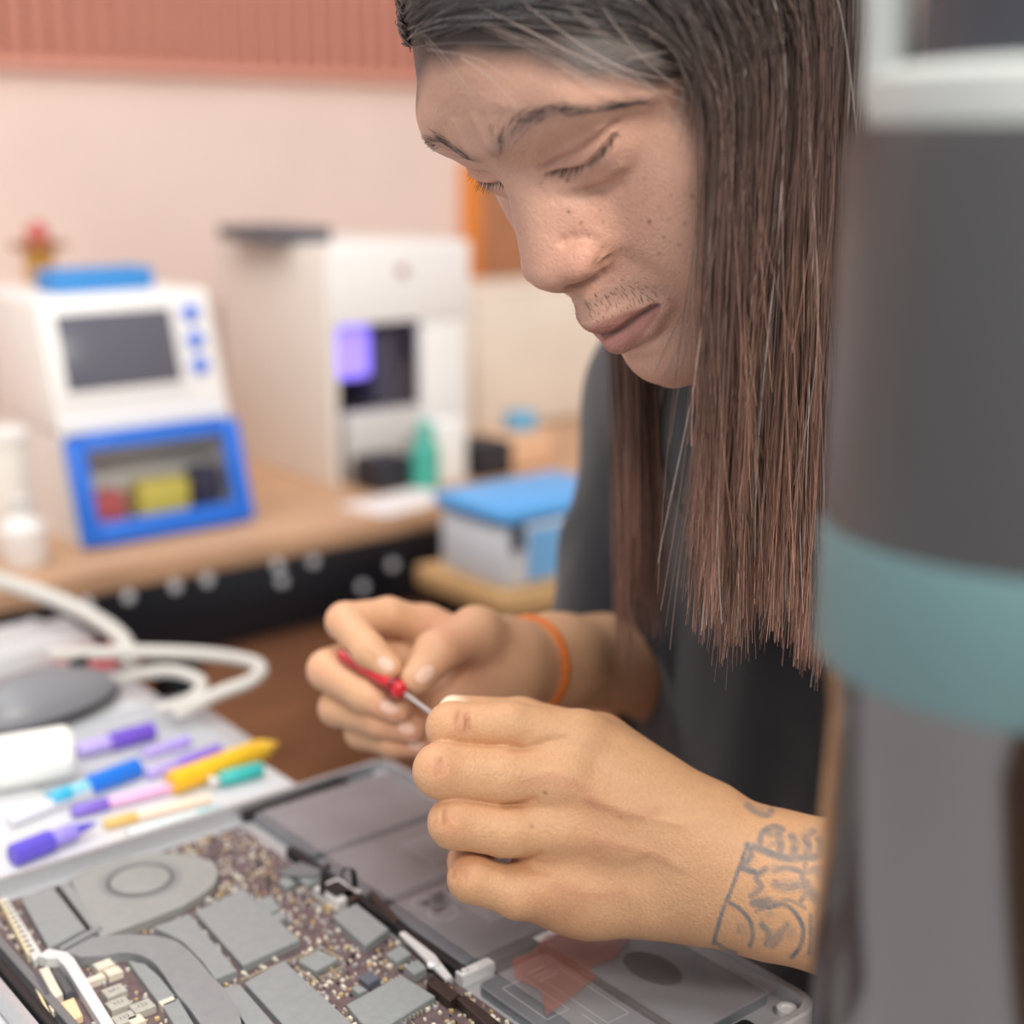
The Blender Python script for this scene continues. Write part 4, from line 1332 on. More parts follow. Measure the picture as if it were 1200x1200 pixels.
def build_left_hand():
    lo, hi, h = (-60, 60, 540), (330, 240, 700), 0.85
    mk = lambda: Field(lo, hi, h)
    A = mk()
    # metacarpals and wrist
    wr = [C(828, 962, 603), C(834, 990, 598), C(838, 1018, 596), C(840, 1046, 597)]
    mc = [C(680, 868, 607), C(660, 912, 597), C(658, 972, 596), C(662, 1036, 601)]
    for w_, m_, r1, r2 in zip(wr, mc, (13, 14, 14, 13), (12.2, 12.8, 12.2, 11.2)):
        A.put(cone(w_ + [0, 0, 6], m_ + [0, 0, 3], r1, r2), 11)
    for (i, j, u, v) in ((0, 1, 626, 879), (1, 2, 610, 941), (2, 3, 622, 1009)):
        A.put(cone((mc[i] + mc[j]) / 2 + [0, 0, 4], C(u, v, 604), 11, 7.5), 7)
    # palm mass on the far side and the two pads
    A.put(cone(C(810, 1000, 616), C(690, 945, 622), 19, 20), 16)
    A.put(cone(C(820, 1058, 606), C(680, 1052, 611), 17, 15), 14)
    A.put(cone(C(690, 1056, 608), C(612, 1047, 604), 14, 10.5), 10)
    A.put(cone(C(815, 960, 616), C(705, 880, 628), 14, 15), 14)
    # forearm
    A.put(cone(C(838, 1002, 608), C(905, 1030, 606), 24.5, 27), 14)
    A.put(cone(C(838, 1030, 606), C(905, 1042, 604), 22.5, 27), 12)
    A.put(cone(C(905, 1036, 604), C(1000, 1056, 606), 28.5, 30.5), 10)
    A.put(cone(C(1000, 1056, 606), C(1300, 1120, 628), 30.5, 42), 14)
    # tendons, veins, knuckles
    for w_, m_ in zip(wr, mc):
        A.brush([m_ - [0, 0, 9], m_ * .55 + w_ * .45 - [0, 0, 9]], 0.7, 3.2)
        A.brush([m_ - [0, 0, 10]], 1.1, 5.5)
    A.brush([C(690, 935, 586), C(745, 955, 586), C(800, 965, 587)], 0.8, 1.7)
    A.brush([C(700, 985, 584), C(760, 1000, 584), C(812, 1020, 584)], 0.6, 1.6)
    A.brush([C(690, 1010, 586), C(720, 1018, 585), C(760, 1000, 584)], 0.7, 1.5)
    A.brush([C(663, 945, 585), C(655, 960, 586)], -1.2, 4)
    A.brush([C(640, 885, 590), C(690, 895, 592)], -0.9, 5)
    A.brush([C(650, 1003, 587), C(690, 1003, 587)], -0.8, 5)
    # fingers: knuckle (MCP), middle joint (PIP) turned to the lens, then folding away behind
    fing = [
        ([mc[0] + [0, 0, 2], C(598, 850, 604), C(530, 853, 604), C(536, 852, 633), C(548, 850, 652)], (11.4, 9.9, 10.7, 9.0, 7.4)),
        ([mc[1] + [0, 0, 2], C(588, 909, 595), C(517, 903, 590), C(520, 897, 622), C(545, 884, 645)], (12.0, 11.4, 11.2, 9.4, 8.0)),
        ([mc[2] + [0, 0, 2], C(596, 974, 593), C(533, 964, 590), C(536, 950, 620), C(565, 935, 640)], (11.2, 10.8, 10.6, 9.0, 7.8)),
        ([mc[3] + [0, 0, 0], C(606, 1046, 596), C(553, 1030, 593), C(548, 1010, 618), C(575, 985, 634)], (11.0, 10.4, 9.6, 8.2, 7.0)),
    ]
    for i, (pts, rad) in enumerate(fing):
        B = mk()
        finger(B, pts, rad, 3)
        pip = np.array(pts[2]); prox = np.array(pts[1])
        ax = (pip - prox) / np.linalg.norm(pip - prox)
        side = np.cross(ax, [0, 0, 1.0]); side /= np.linalg.norm(side)
        r = rad[2]
        dirs = pip - ax * 0.0
        B.brush([pip + (-np.array([0, 0, 1.0])) * r], 0.7, 4.0)
        if i == 0: Fg = B
        else: Fg.merge(B, 1.2)
    # thumb behind the index finger, its nail tip showing over it
    T = mk()
    finger(T, [C(770, 925, 622), C(700, 872, 636), C(610, 846, 638), C(532, 833, 622)], (13, 13, 10.5, 7.0), 4)
    Fg.merge(T, 1.0)
    A.merge(Fg, 6.0)
    wr_ = np.random.default_rng(21)
    for (cu, cv, n_, su, sv, vert) in ((541, 850, 9, 9, 12, 1), (513, 900, 9, 8, 11, .6), (517, 962, 8, 7, 10, .5), (538, 1026, 6, 8, 9, .5)):
        A.brush_px([(cu, cv), (cu + 1, cv)], 0.5, 9, 612)
        for i in range(n_):
            u0 = cu + wr_.uniform(-su, su); v0 = cv + wr_.uniform(-sv, sv) * .5
            L_ = wr_.uniform(.5, 1.1) * sv
            sl = wr_.uniform(-.5, .5)
            ln = [(u0 - sl * L_ * .5, v0 - L_ * .8), (u0 + wr_.uniform(-2, 2), v0), (u0 + sl * L_ * .5, v0 + L_ * .8)]
            A.brush_px(ln, -wr_.uniform(.25, .6) * vert ** .5, 1.7, 612); WRK.append(ln)
    for ln in ([(600, 880), (618, 878), (640, 868), (664, 864)], [(590, 944), (606, 942), (628, 936)], [(592, 1008), (612, 1008), (634, 1000)], [(612, 1012), (626, 1022), (640, 1026)]):
        A.brush_px(ln, -.7, 2.6, 612); WRK.append(ln)
    for i in range(70):
        u0, v0 = wr_.uniform(560, 840), wr_.uniform(850, 1080)
        an = wr_.normal(.8, .5); L_ = wr_.uniform(6, 16)
        A.brush_px([(u0, v0), (u0 + L_ * math.cos(an), v0 - L_ * math.sin(an))], -wr_.uniform(.08, .2), 1.8, 612)
    P, F = A.mesh()
    return P, F


LP, LF = build_left_hand()
lpx = np.stack([LP[:, 0] / LP[:, 2] * FPX + 600, LP[:, 1] / LP[:, 2] * FPX + 600], 1)
lc = np.tile(np.array(srgb(212, 164, 124)[:3]), (len(LP), 1))
lc *= (1 + 0.05 * wnoise(LP, 0.15, 5) + 0.04 * wnoise(LP, 0.7, 6))[:, None]
for u, v, r, a in [(541, 848, 17, .4), (516, 900, 17, .4), (530, 965, 17, .4), (542, 1025, 18, .35), (690, 940, 30, .22), (700, 1000, 34, .2), (640, 1045, 30, .2), (660, 1080, 40, .2)]:
    d = np.linalg.norm(lpx - (u, v), axis=1)
    lc = mixc(lc, a * np.exp(-(d / r) ** 2), srgb(196, 128, 96))
for u, v, r in [(639, 929, 2.2), (623, 968, 2.4), (727, 958, 1.6)]:
    d = np.linalg.norm(lpx - (u, v), axis=1)
    lc = mixc(lc, .6 * np.exp(-(d / r) ** 2), srgb(110, 72, 54))
for arc in WRK:
    lc = mixc(lc, .13 * np.exp(-(poly_d(lpx, arc) / 1.8) ** 2) * (LP[:, 2] < 614), srgb(150, 88, 66))
for vein in ([(612, 918), (640, 912), (670, 916), (692, 932)], [(690, 940), (735, 956), (770, 950)], [(700, 985), (740, 995), (780, 1010)], [(650, 1040), (690, 1050), (730, 1046)]):
    lc = mixc(lc, .22 * np.exp(-(poly_d(lpx, catmull(vein, 4)) / 7) ** 2) * (LP[:, 2] < 614), srgb(178, 108, 88))
# tattoo on the wrist and forearm: grey-blue ink, in lines and blocks
ink = np.zeros(len(LP))
fr_ = LP[:, 2] < 612


def ink_line(pts, w, a=0.8):
    global ink
    pts = catmull(pts, 6) if len(pts) > 2 else [np.array(p, float) for p in pts]
    d = poly_d(lpx, pts)
    ink = np.maximum(ink, min(a * 1.12, 1) * np.clip(1.7 - d / w, 0, 1))


ink_line([(876, 990), (868, 1012), (858, 1040), (846, 1070), (836, 1106)], 2.0, .9)
ink_line([(876, 990), (880, 1003), (870, 1016), (884, 1022)], 3.2, .8)
ink_line([(855, 1058), (868, 1066), (879, 1080), (882, 1096), (879, 1108)], 2.2, .85)
ink_line([(840, 1106), (850, 1112), (862, 1116)], 2.0, .7)
ink_line([(900, 1064), (918, 1060), (932, 1070), (941, 1088), (938, 1108), (928, 1122)], 2.2, .85)
ink_line([(886, 1068), (905, 1058), (925, 1055), (943, 1064)], 1.8, .6)
ink_line([(893, 1084), (901, 1094), (898, 1106)], 3.2, .7)
ink_line([(905, 1100), (915, 1092), (922, 1084)], 3.4, .65)
ink_line([(905, 1108), (914, 1098)], 4.0, .55)
ink_line([(876, 944), (886, 951), (898, 955), (904, 950)], 3.6, .6)
ink_line([(890, 992), (893, 977), (905, 969), (917, 972)], 3.2, .75)
ink_line([(884, 992), (898, 998), (914, 1004), (930, 1006), (956, 1004)], 4.0, .75)
for x in (912, 928, 944, 960, 974):
    ink_line([(x, 978 + (x - 912) * .12), (x + 3, 990), (x + 1, 1002)], 4.2, .7)
ink_line([(880, 1050), (892, 1040), (886, 1028), (897, 1018)], 3.0, .7)
ink_line([(884, 1058), (900, 1056), (892, 1062)], 4.6, .75)
ink_line([(908, 1020), (922, 1017), (938, 1021)], 3.0, .65)
ink_line([(908, 1036), (925, 1040), (945, 1034)], 4.6, .6)
ink_line([(944, 1012), (940, 1028), (944, 1046), (938, 1056)], 2.6, .65)
ink_line([(950, 1046), (962, 1056), (975, 1050)], 6.0, .65)
ink_line([(946, 1022), (960, 1018), (976, 1026)], 3.4, .6)
ink_line([(950, 1072), (950, 1100), (948, 1118)], 2.0, .7)
ink_line([(958, 1066), (956, 1118)], 1.8, .6)
ink_line([(966, 1070), (980, 1074)], 2.2, .65); ink_line([(964, 1082), (980, 1086)], 2.2, .65); ink_line([(962, 1096), (980, 1100)], 2.4, .65)
ink_line([(990, 985), (1010, 1000), (1000, 1030), (1020, 1060), (1000, 1100)], 4, .6)
ink_line([(1030, 1000), (1050, 1040), (1035, 1080), (1060, 1120)], 4, .6)
ink_fill = [(912, 990, 14, 12), (940, 992, 16, 12), (968, 994, 14, 12), (925, 1038, 18, 9), (962, 1052, 14, 12), (893, 1060, 10, 7), (880, 1010, 7, 10), (905, 1100, 10, 10), (960, 1028, 14, 9), (888, 950, 12, 5), (1000, 1020, 18, 30), (1040, 1060, 18, 30), (905, 975, 14, 8), (950, 975, 20, 8), (886, 1034, 8, 14), (915, 1018, 16, 8), (945, 1040, 10, 12), (870, 1090, 7, 12), (925, 1098, 8, 14), (960, 1090, 12, 16), (952, 1115, 20, 8), (900, 1075, 10, 6)]
for u, v, ru, rv in ink_fill:
    e = np.sqrt(((lpx[:, 0] - u) / ru) ** 2 + ((lpx[:, 1] - v) / rv) ** 2)
    ink = np.maximum(ink, .72 * np.clip(1.35 - e, 0, 1) * np.clip(.5 + 1.1 * wnoise(LP, 1.1, int(u)), 0, 1))
ink *= np.clip((616 - LP[:, 2]) / 8, 0, 1) * (0.8 + 0.25 * wnoise(LP, 0.9, 9))
lc = mixc(lc, ink, srgb(100, 112, 120))
# thumb nail
tn = C(526, 824, 620)
nl = np.exp(-(np.linalg.norm((LP - tn) / np.array([7, 5, 9]), axis=1)) ** 4) * (LP[:, 2] > 611)
lc = mixc(lc, nl, srgb(236, 222, 196))
BODY_P.append(cam2world(LP)); BODY_F.append(LF); BODY_C.append(lc)


# ------------------------------------------------------------------ far hand (person's right), palm side to the lens
def build_right_hand():
    lo, hi, h = (-115, 30, 640), (110, 150, 900), 0.9
    mk = lambda: Field(lo, hi, h)
    A = mk()
    D0 = 716
    # palm: metacarpals from the wrist to the knuckles, the palm side facing the lens
    wrist = C(604, 782, 752)
    mcp = [C(500, 735, 750), C(492, 776, 754), C(496, 818, 752), C(512, 852, 744)]
    for m_, r in zip(mcp, (11.5, 12, 11.5, 10.5)):
        A.put(cone(wrist * .85 + m_ * .15, m_, 15, r), 12)
    A.put(cone(C(585, 790, 742), C(525, 815, 740), 16, 14), 14)
    A.put(cone(C(595, 765, 744), C(560, 748, 728), 16, 15), 12)       # ball of the thumb
    # forearm
    A.put(cone(C(600, 782, 752), C(650, 776, 778), 22, 24), 14)
    A.put(cone(C(650, 776, 778), C(760, 775, 850), 24, 32), 14)
    fing = [
        # index: out to the left, bent back, tip pressed on the screwdriver
        ([mcp[0], C(455, 722, 738), C(404, 728, 722), C(432, 762, 704), C(456, 783, 700)], (10.6, 9.6, 9.4, 8.3, 6.6)),
        ([mcp[1], C(430, 765, 745), C(384, 785, 728), C(430, 815, 708), C(466, 833, 702)], (10.8, 10.2, 10.2, 8.8, 7.0)),
        ([mcp[2], C(440, 812, 746), C(396, 829, 730), C(445, 846, 712), C(484, 856, 706)], (10.4, 9.8, 9.6, 8.2, 6.8)),
        ([mcp[3], C(460, 850, 742), C(424, 858, 730), C(460, 870, 716), C(492, 874, 711)], (9.2, 8.6, 8.4, 7.4, 6.2)),
    ]
    first = True
    for i, (pts, rad) in enumerate(fing):
        B = mk()
        finger(B, pts, rad, 3)
        for q in (2, 3):          # flexion creases on the outside of the joints
            B.brush([np.array(pts[q]) + [-6, -6, -6], np.array(pts[q]) + [4, 4, -9]], -0.4, 0.9)
        if first: Fg = B; first = False
        else: Fg.merge(B, 1.0)
    T = mk()
    finger(T, [C(585, 762, 744), C(556, 742, 722), C(512, 764, 703), C(489, 795, 694)], (14.5, 12.6, 10.6, 8.2), 5)
    Fg.merge(T, 1.0)
    A.merge(Fg, 5.0)
    # nails: a shallow plate set off by a groove
    return A


RF = build_right_hand()
NAILS = [(C(452, 778, 693), (460, 783), 7.5), (C(498, 790, 685), (488, 799), 8.6), (C(456, 829, 695), (470, 834), 7.6), (C(476, 853, 699), (488, 857), 7.2), (C(486, 873, 704), (496, 875), 6.2)]
RP, RFc = RF.mesh()
rpx = np.stack([RP[:, 0] / RP[:, 2] * FPX + 600, RP[:, 1] / RP[:, 2] * FPX + 600], 1)
rc = np.tile(np.array(srgb(214, 168, 132)[:3]), (len(RP), 1))
rc *= (1 + 0.05 * wnoise(RP, 0.15, 12) + 0.03 * wnoise(RP, 0.7, 13))[:, None]
for u, v, r, a in [(404, 722, 22, .2), (376, 785, 22, .2), (550, 790, 40, .3), (490, 800, 10, .3), (520, 730, 34, .3), (455, 835, 25, .3), (480, 856, 25, .4), (485, 874, 22, .45)]:
    d = np.linalg.norm(rpx - (u, v), axis=1)
    rc = mixc(rc, a * np.exp(-(d / r) ** 2), srgb(206, 136, 116))
for (nc, tip, r) in NAILS:
    ctr = np.array([nc[0] / nc[2] * FPX + 600, nc[1] / nc[2] * FPX + 600])
    ax = np.array(tip) - ctr; ax = ax / np.linalg.norm(ax)
    q = rpx - ctr
    a_ = q @ ax; b_ = q @ np.array([-ax[1], ax[0]])
    e = np.sqrt((a_ / (r * 1.55)) ** 2 + (b_ / r) ** 2)
    near = RP[:, 2] < nc[2] + 12
    rc = mixc(rc, np.clip((1.05 - e) / .12, 0, 1) * near * .75, srgb(232, 196, 180))
    rc = mixc(rc, np.exp(-((e - 1.08) / .09) ** 2) * near * .35, srgb(150, 92, 76))
BODY_P.append(cam2world(RP)); BODY_F.append(RFc); BODY_C.append(rc)


# ------------------------------------------------------------------ trunk and shirt, world mm
def wm(u, v, d): return np.array(cam2world(C(u, v, d))) * 1000


FACE_DIR = np.array([-0.77, -0.637, 0.0]); LEFT_DIR = np.array([0.637, -0.77, 0.0]); ZUP = np.array([0, 0, 1.0])
NECK = h2w((-10, -8, -150)) * 1000
SH_R = wm(806, 470, 905)
SH_L = NECK + LEFT_DIR * 185 - ZUP * 55
EL_R = wm(758, 772, 862)
EL_L = np.array(cam2world(C(1300, 1120, 628))) * 1000
CHEST = NECK - ZUP * 170 - FACE_DIR * 92
PELV = NECK - ZUP * 520 - FACE_DIR * 150
RB = frame(LEFT_DIR, FACE_DIR)


def trunk(Fd, off):
    Fd.put(ell(CHEST, (165 + off, 98 + off, 200 + off), RB))
    Fd.put(ell((CHEST + PELV) / 2, (158 + off, 104 + off, 230 + off), RB), 90)
    Fd.put(ell(PELV, (165 + off, 120 + off, 130 + off), RB), 60)
    Fd.put(cone(NECK - ZUP * 45, SH_R, 60 + off, 52 + off), 40)
    Fd.put(cone(NECK - ZUP * 45, SH_L, 60 + off, 52 + off), 40)


allp = np.array([SH_R, SH_L, EL_R, EL_L, CHEST, PELV, NECK])
TB = Field(allp.min(0) - 220, allp.max(0) + 220, 6.0)
trunk(TB, -8)
TB.put(cone(SH_R, EL_R, 44, 36), 30); TB.put(cone(SH_L, EL_L, 46, 40), 30)
TB.put(cone(NECK, NECK - ZUP * 60, 54, 60), 20)
TP, TF = TB.mesh()
BODY_P.append(TP / 1000); BODY_F.append(TF); BODY_C.append(np.tile(SKIN, (len(TP), 1)))

off = 0; FF = []
for p, f in zip(BODY_P, BODY_F):
    FF.append(f + off); off += len(p)
BP = np.concatenate(BODY_P)
body_me = np_mesh('body', BP - np.array(PERSON.location), np.concatenate(FF), np.concatenate(BODY_C))
M_SKIN = mat('skin', rough=0.40, attr='Col', noise=0.08, scale=700, bump=0.30, bump_scale=800, sss=0.06, spec=0.42)
link_mesh('body', body_me, M_SKIN, PERSON)

ST = Field(allp.min(0) - 240, allp.max(0) + 240, 4.0)
trunk(ST, 8)
hemR = SH_R + (EL_R - SH_R) * 0.88
hemL = SH_L + (EL_L - SH_L) * 0.72
# folds
fr2 = np.random.default_rng(5)
for i in range(46):
    a = CHEST + LEFT_DIR * fr2.uniform(-150, 150) + FACE_DIR * fr2.uniform(60, 130) + ZUP * fr2.uniform(-330, 90)
    b = a + ZUP * fr2.uniform(-170, -60) + LEFT_DIR * fr2.uniform(-50, 50)
    ST.brush([a, b], fr2.uniform(-5, 6), fr2.uniform(9, 20))
# sleeves, open at the hem, then the neck opening
for s0, s1, r, ro in ((SH_R, hemR, 52, 60), (SH_L, hemL, 52, 61)):
    ax = (s1 - s0) / np.linalg.norm(s1 - s0)
    SL = Field(allp.min(0) - 240, allp.max(0) + 240, 4.0)
    SL.put(cone(s0, s1, ro, ro + 2))
    for i in range(14):
        t = fr2.uniform(.2, 1); c = s0 + (s1 - s0) * t
        d = fr2.normal(size=3); d -= ax * (d @ ax); d /= np.linalg.norm(d)
        SL.brush([c + d * 60, c + d * 60 + fr2.normal(size=3) * 30], fr2.uniform(-5, 5), fr2.uniform(8, 14))
    SL.put(cone(s1 - ax * 25, s1 + ax * 70, r, r + 6), 2, sub=True)
    v_ = np.cross(ax, [0.3, 0.2, 1])
    SL.put(ell(s1 + ax * 62, (90, 90, 62), frame(v_, np.cross(ax, v_))), 3, sub=True)
    ST.merge(SL, 30)
ST.put(cone(NECK + ZUP * 60, NECK - ZUP * 20, 76, 66), 3, sub=True)
SP, SF = ST.mesh()
M_SHIRT = mat('black_cotton', srgb(26, 30, 38), 0.88, noise=0.25, scale=500, bump=0.35, bump_scale=1600, sheen=0.35, spec=0.25)
link_mesh('t_shirt', np_mesh('t_shirt', SP / 1000 - np.array(PERSON.location), SF), M_SHIRT, PERSON)['label'] = 'black cotton t-shirt'

# cord bracelet on the far wrist
bm = bmesh.new()
ax = (C(650, 776, 778) - C(600, 782, 752)); ax /= np.linalg.norm(ax)
fm = frame(ax, (0, 1, 0)); cc = C(622, 779, 763)
ring = [cam2world(cc + (fm[:, 1] * math.cos(t) + fm[:, 2] * math.sin(t)) * 24.6) - np.array(PERSON.location) for t in np.linspace(0, 2 * math.pi, 33)]
add_tube(bm, ring, 0.0024, 8, cap=False)
obj('cord_bracelet', bm, mat('orange_cord', srgb(222, 120, 48), 0.7, noise=.3, scale=600), PERSON, True)['label'] = 'orange cord bracelet on the wrist'

# ------------------------------------------------------------------ hair: thin three-sided strands
def strand_mesh(name, S, r0, r1, col, m, parent=PERSON, label=None):
    """S: (n, k, 3) world points, r0/r1 (n,) root and tip radius in metres, col: (n, k, 3)"""
    n, k, _ = S.shape
    S = S - np.array(PERSON.location)
    t = np.gradient(S, axis=1); t /= np.linalg.norm(t, axis=2, keepdims=True) + 1e-12
    a = RNG.normal(size=(n, 1, 3)); a = np.cross(t, a); a /= np.linalg.norm(a, axis=2, keepdims=True) + 1e-12
    b = np.cross(t, a)
    rad = (r0[:, None] + (r1 - r0)[:, None] * np.linspace(0, 1, k)[None, :] ** 2)[:, :, None]
    V = np.stack([S + rad * (a * math.cos(q) + b * math.sin(q)) for q in (0, 2.094, 4.189)], 2)
    idx = np.arange(n * k * 3).reshape(n, k, 3)
    F = []
    for q in range(3):
        w_ = (q + 1) % 3
        F.append(np.stack([idx[:, :-1, q], idx[:, :-1, w_], idx[:, 1:, w_], idx[:, 1:, q]], -1).reshape(-1, 4))
    me = np_mesh(name, V.reshape(-1, 3), np.concatenate(F), np.repeat(col[:, :, None, :], 3, 2).reshape(-1, 3))
    o = link_mesh(name, me, m, parent)
    o['kind'] = 'stuff'
    if label: o['label'] = label
    return o


M_HAIR = mat('hair_fibre', rough=0.34, attr='Col', spec=0.6)
C0 = np.array([0, 0, 50.0]); RAD = np.array([74, 92, 84.0])
HAIR_S, TONE = [], {}
K = 26
DARK = np.array(srgb(62, 55, 54)[:3]); BROWN = np.array(srgb(98, 76, 68)[:3]); AUBURN = np.array(srgb(158, 120, 104)[:3]); GREY = np.array(srgb(196, 190, 186)[:3])


def over_scalp(root, leave, n, lift, bias=(0, -.35, .4)):
    a = (root - C0) / RAD; b = (leave - C0) / RAD
    ra, rb = np.linalg.norm(a), np.linalg.norm(b)
    a, b = a / ra, b / rb
    ra = min(ra, 1.03)
    m = a + b + np.array(bias) * 1.4; m /= np.linalg.norm(m)
    t = np.linspace(0, 1, n)[:, None]
    d = (1 - t) ** 2 * a + 2 * t * (1 - t) * m + t * t * b
    d /= np.linalg.norm(d, axis=1, keepdims=True)
    rr = 1 + lift / 80.0 * np.sin(np.pi * np.clip(t * .9 + .1, 0, 1)) ** .5
    return C0 + d * RAD * np.maximum(rr, ra + (rb - ra) * t)


def colours(n, k, tip=1.0):
    t = np.linspace(0, 1, k)
    c = np.zeros((n, k, 3))
    kind = RNG.random(n)
    for i in range(n):
        g = math.exp(RNG.normal(0, .38)); a = DARK * g; b = BROWN * g; e = AUBURN * g
        if kind[i] < .045: a, b, e = GREY, GREY, GREY * .9
        s = np.clip((t - .35) / .3, 0, 1)[:, None]; q = np.clip((t - .72) / .25, 0, 1)[:, None] * tip
        c[i] = (a * (1 - s) + b * s) * (1 - q) + e * q
    return c


def fall(leave_c, drop, n, wave=1.0, drift=(0, 0)):
    t = np.linspace(0, 1, n)[:, None]
    ph = RNG.uniform(0, 6.28, 2)
    P = leave_c + DOWN_C * drop * t
    P = P + np.array([1.0, 0, 0]) * (drift[0] * t + wave * np.sin(t * RNG.uniform(2, 5) + ph[0]) * t)
    P = P + np.array([0, 0, 1.0]) * (drift[1] * t + wave * np.sin(t * RNG.uniform(2, 5) + ph[1]) * t)
    return P


def resample(P, k, sm=3):
    for _ in range(sm if len(P) > 8 else 0):
        P = np.concatenate([P[:1], P[:-2] * .25 + P[1:-1] * .5 + P[2:] * .25, P[-1:]])
    d = np.r_[0, np.cumsum(np.linalg.norm(np.diff(P, axis=0), axis=1))]
    q = np.linspace(0, d[-1], k)
    return np.stack([np.interp(q, d, P[:, i]) for i in range(3)], 1)


# the curtain on the near side of the face
tipv = lambda u: np.interp(u, [800, 815, 840, 870, 900, 925, 945, 965, 1040], [705, 735, 752, 775, 768, 770, 800, 810, 830])
NCL = 64
for ci in range(NCL):
    f = (ci + RNG.uniform(-.3, .3)) / NCL
    u = 846 + 190 * max(f, 0)
    if 958 < u < 980 and RNG.random() < .75: continue
    layer = RNG.uniform(0, 1)
    d = 500 + (u - 832) * 0.16 + layer * 18 - 4
    v0 = 84 - (u - 832) * .9
    lv = C(u + layer * 5, v0, d)
    root_y = np.interp(f, [0, 1], [76, -55]) + RNG.normal(0, 4)
    root = np.array([RNG.uniform(-6, 4), root_y, 0])
    root[2] = C0[2] + RAD[2] * math.sqrt(max(0.05, 1 - (root[1] / RAD[1]) ** 2))
    if root_y > 60: root = np.array([RNG.uniform(-20, 20), 62, 106])
    tv = tipv(u - 25) + RNG.normal(0, 22) - layer * 10
    drop = .9 * (tv - v0) / FPX * (d + 36) / DOWN_C[1]
    drift = (RNG.normal(-2.5, 3.5), RNG.normal(0, 3))
    m = int(RNG.integers(34, 62)); tone = math.exp(RNG.normal(0, .32))
    for j in range(m):
        o = RNG.normal(0, 1, 3) * np.array([2.7, 1.0, 2.2])
        lj = lv + o
        sp = over_scalp(root + RNG.normal(0, 3, 3), c2h(lj), 10, 7 + RNG.uniform(0, 4))
        fl = fall(lj, drop * RNG.uniform(.80, 1.05), 16, 1.2, (drift[0] - o[0] * .8 + RNG.normal(0, 1.0), drift[1] - o[2] * .7 + RNG.normal(0, 1.0)))
        # frayed ends
        fr_end = np.clip((np.linspace(0, 1, 16) - .82) / .18, 0, 1)[:, None] * RNG.normal(0, 1.8, 3) * np.array([1, .3, 1])
        P = np.concatenate([h2c(sp), (fl + fr_end)[1:]])
        HAIR_S.append(resample(P, K)); TONE[len(HAIR_S) - 1] = tone
# loose single hairs over the curtain
for j in range(150):
    u = RNG.uniform(818, 985)
    lv = C(max(u, 842), 84 - (u - 832) * .7, 496 + (u - 832) * .16 + RNG.uniform(-4, 6))
    sp = over_scalp(np.array([RNG.uniform(-20, 10), RNG.uniform(0, 72), 100.0]), c2h(lv), 10, 10)
    fl = fall(lv, RNG.uniform(110, 215), 16, RNG.uniform(3, 8), (RNG.normal(0, 9), RNG.normal(-2, 5)))
    HAIR_S.append(resample(np.concatenate([h2c(sp), fl[1:]]), K))
# far side, tucked behind the far ear
for ci in range(34):
    lv = h2c((-66 + RNG.normal(0, 3), -42 + RNG.uniform(-14, 16), 2 + RNG.uniform(-8, 8)))
    tv = RNG.uniform(640, 735)
    drop = (tv - 62) / FPX * 700 / DOWN_C[1]
    drift = (RNG.normal(8, 6), RNG.normal(-22, 6))
    root = np.array([-5, RNG.uniform(-40, 70), 122.0])
    for j in range(26):
        o = RNG.normal(0, 1, 3) * np.array([2.6, 1, 2.6])
        sp = over_scalp(root + RNG.normal(0, 4, 3), c2h(lv + o), 10, 7)
        fl = fall(lv + o, drop * RNG.uniform(.85, 1.05), 16, 2, (drift[0] - o[0] * .4, drift[1] - o[2] * .4))
        HAIR_S.append(resample(np.concatenate([h2c(sp), fl[1:]]), K))
# crown: over the top and down the back
for j in range(900):
    rt = np.array([RNG.normal(0, 3), RNG.uniform(-50, 74), 0]); rt[2] = C0[2] + RAD[2] * math.sqrt(max(.05, 1 - (rt[1] / RAD[1]) ** 2))
    th = RNG.uniform(.15, 1) * math.pi * RNG.choice([-1, 1])
    lvh = np.array([math.sin(th) * 70, math.cos(th) * 80 - 20, 12.0]) if abs(th) > 1.35 else np.array([math.copysign(72, th), RNG.uniform(-40, 44), 40.0])
    sp = over_scalp(rt, lvh, 14, 9 + RNG.uniform(-1, 4))
    P = h2c(sp)
    if lvh[0] < 0 and abs(th) <= 2.0:
        P = np.concatenate([P, h2c(np.linspace(lvh, np.array([-70, -40, 4.0]), 6)[1:])])
    if abs(th) > 2.0:
        P = np.concatenate([P, h2c(lvh) + np.outer(np.linspace(0.1, 1, 10), np.array(c2h(HT) * 0)) + np.outer(np.linspace(5, 90, 10), DOWN_C)])
    HAIR_S.append(resample(P, K))
# front hairline, combed across the top of the forehead to both temples
HAZED = len(HAIR_S)
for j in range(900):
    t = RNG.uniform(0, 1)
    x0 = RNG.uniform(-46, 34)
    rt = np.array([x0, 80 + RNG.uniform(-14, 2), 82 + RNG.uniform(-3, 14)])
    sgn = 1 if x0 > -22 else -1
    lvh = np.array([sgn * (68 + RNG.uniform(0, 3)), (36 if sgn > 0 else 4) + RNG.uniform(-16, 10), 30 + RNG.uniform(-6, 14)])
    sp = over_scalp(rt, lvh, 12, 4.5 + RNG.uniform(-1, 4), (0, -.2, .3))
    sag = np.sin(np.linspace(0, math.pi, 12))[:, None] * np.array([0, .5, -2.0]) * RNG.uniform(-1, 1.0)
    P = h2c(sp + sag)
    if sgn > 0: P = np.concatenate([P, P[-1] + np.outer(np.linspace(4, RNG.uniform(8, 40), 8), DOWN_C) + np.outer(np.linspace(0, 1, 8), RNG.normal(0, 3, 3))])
    HAIR_S.append(resample(P, K))


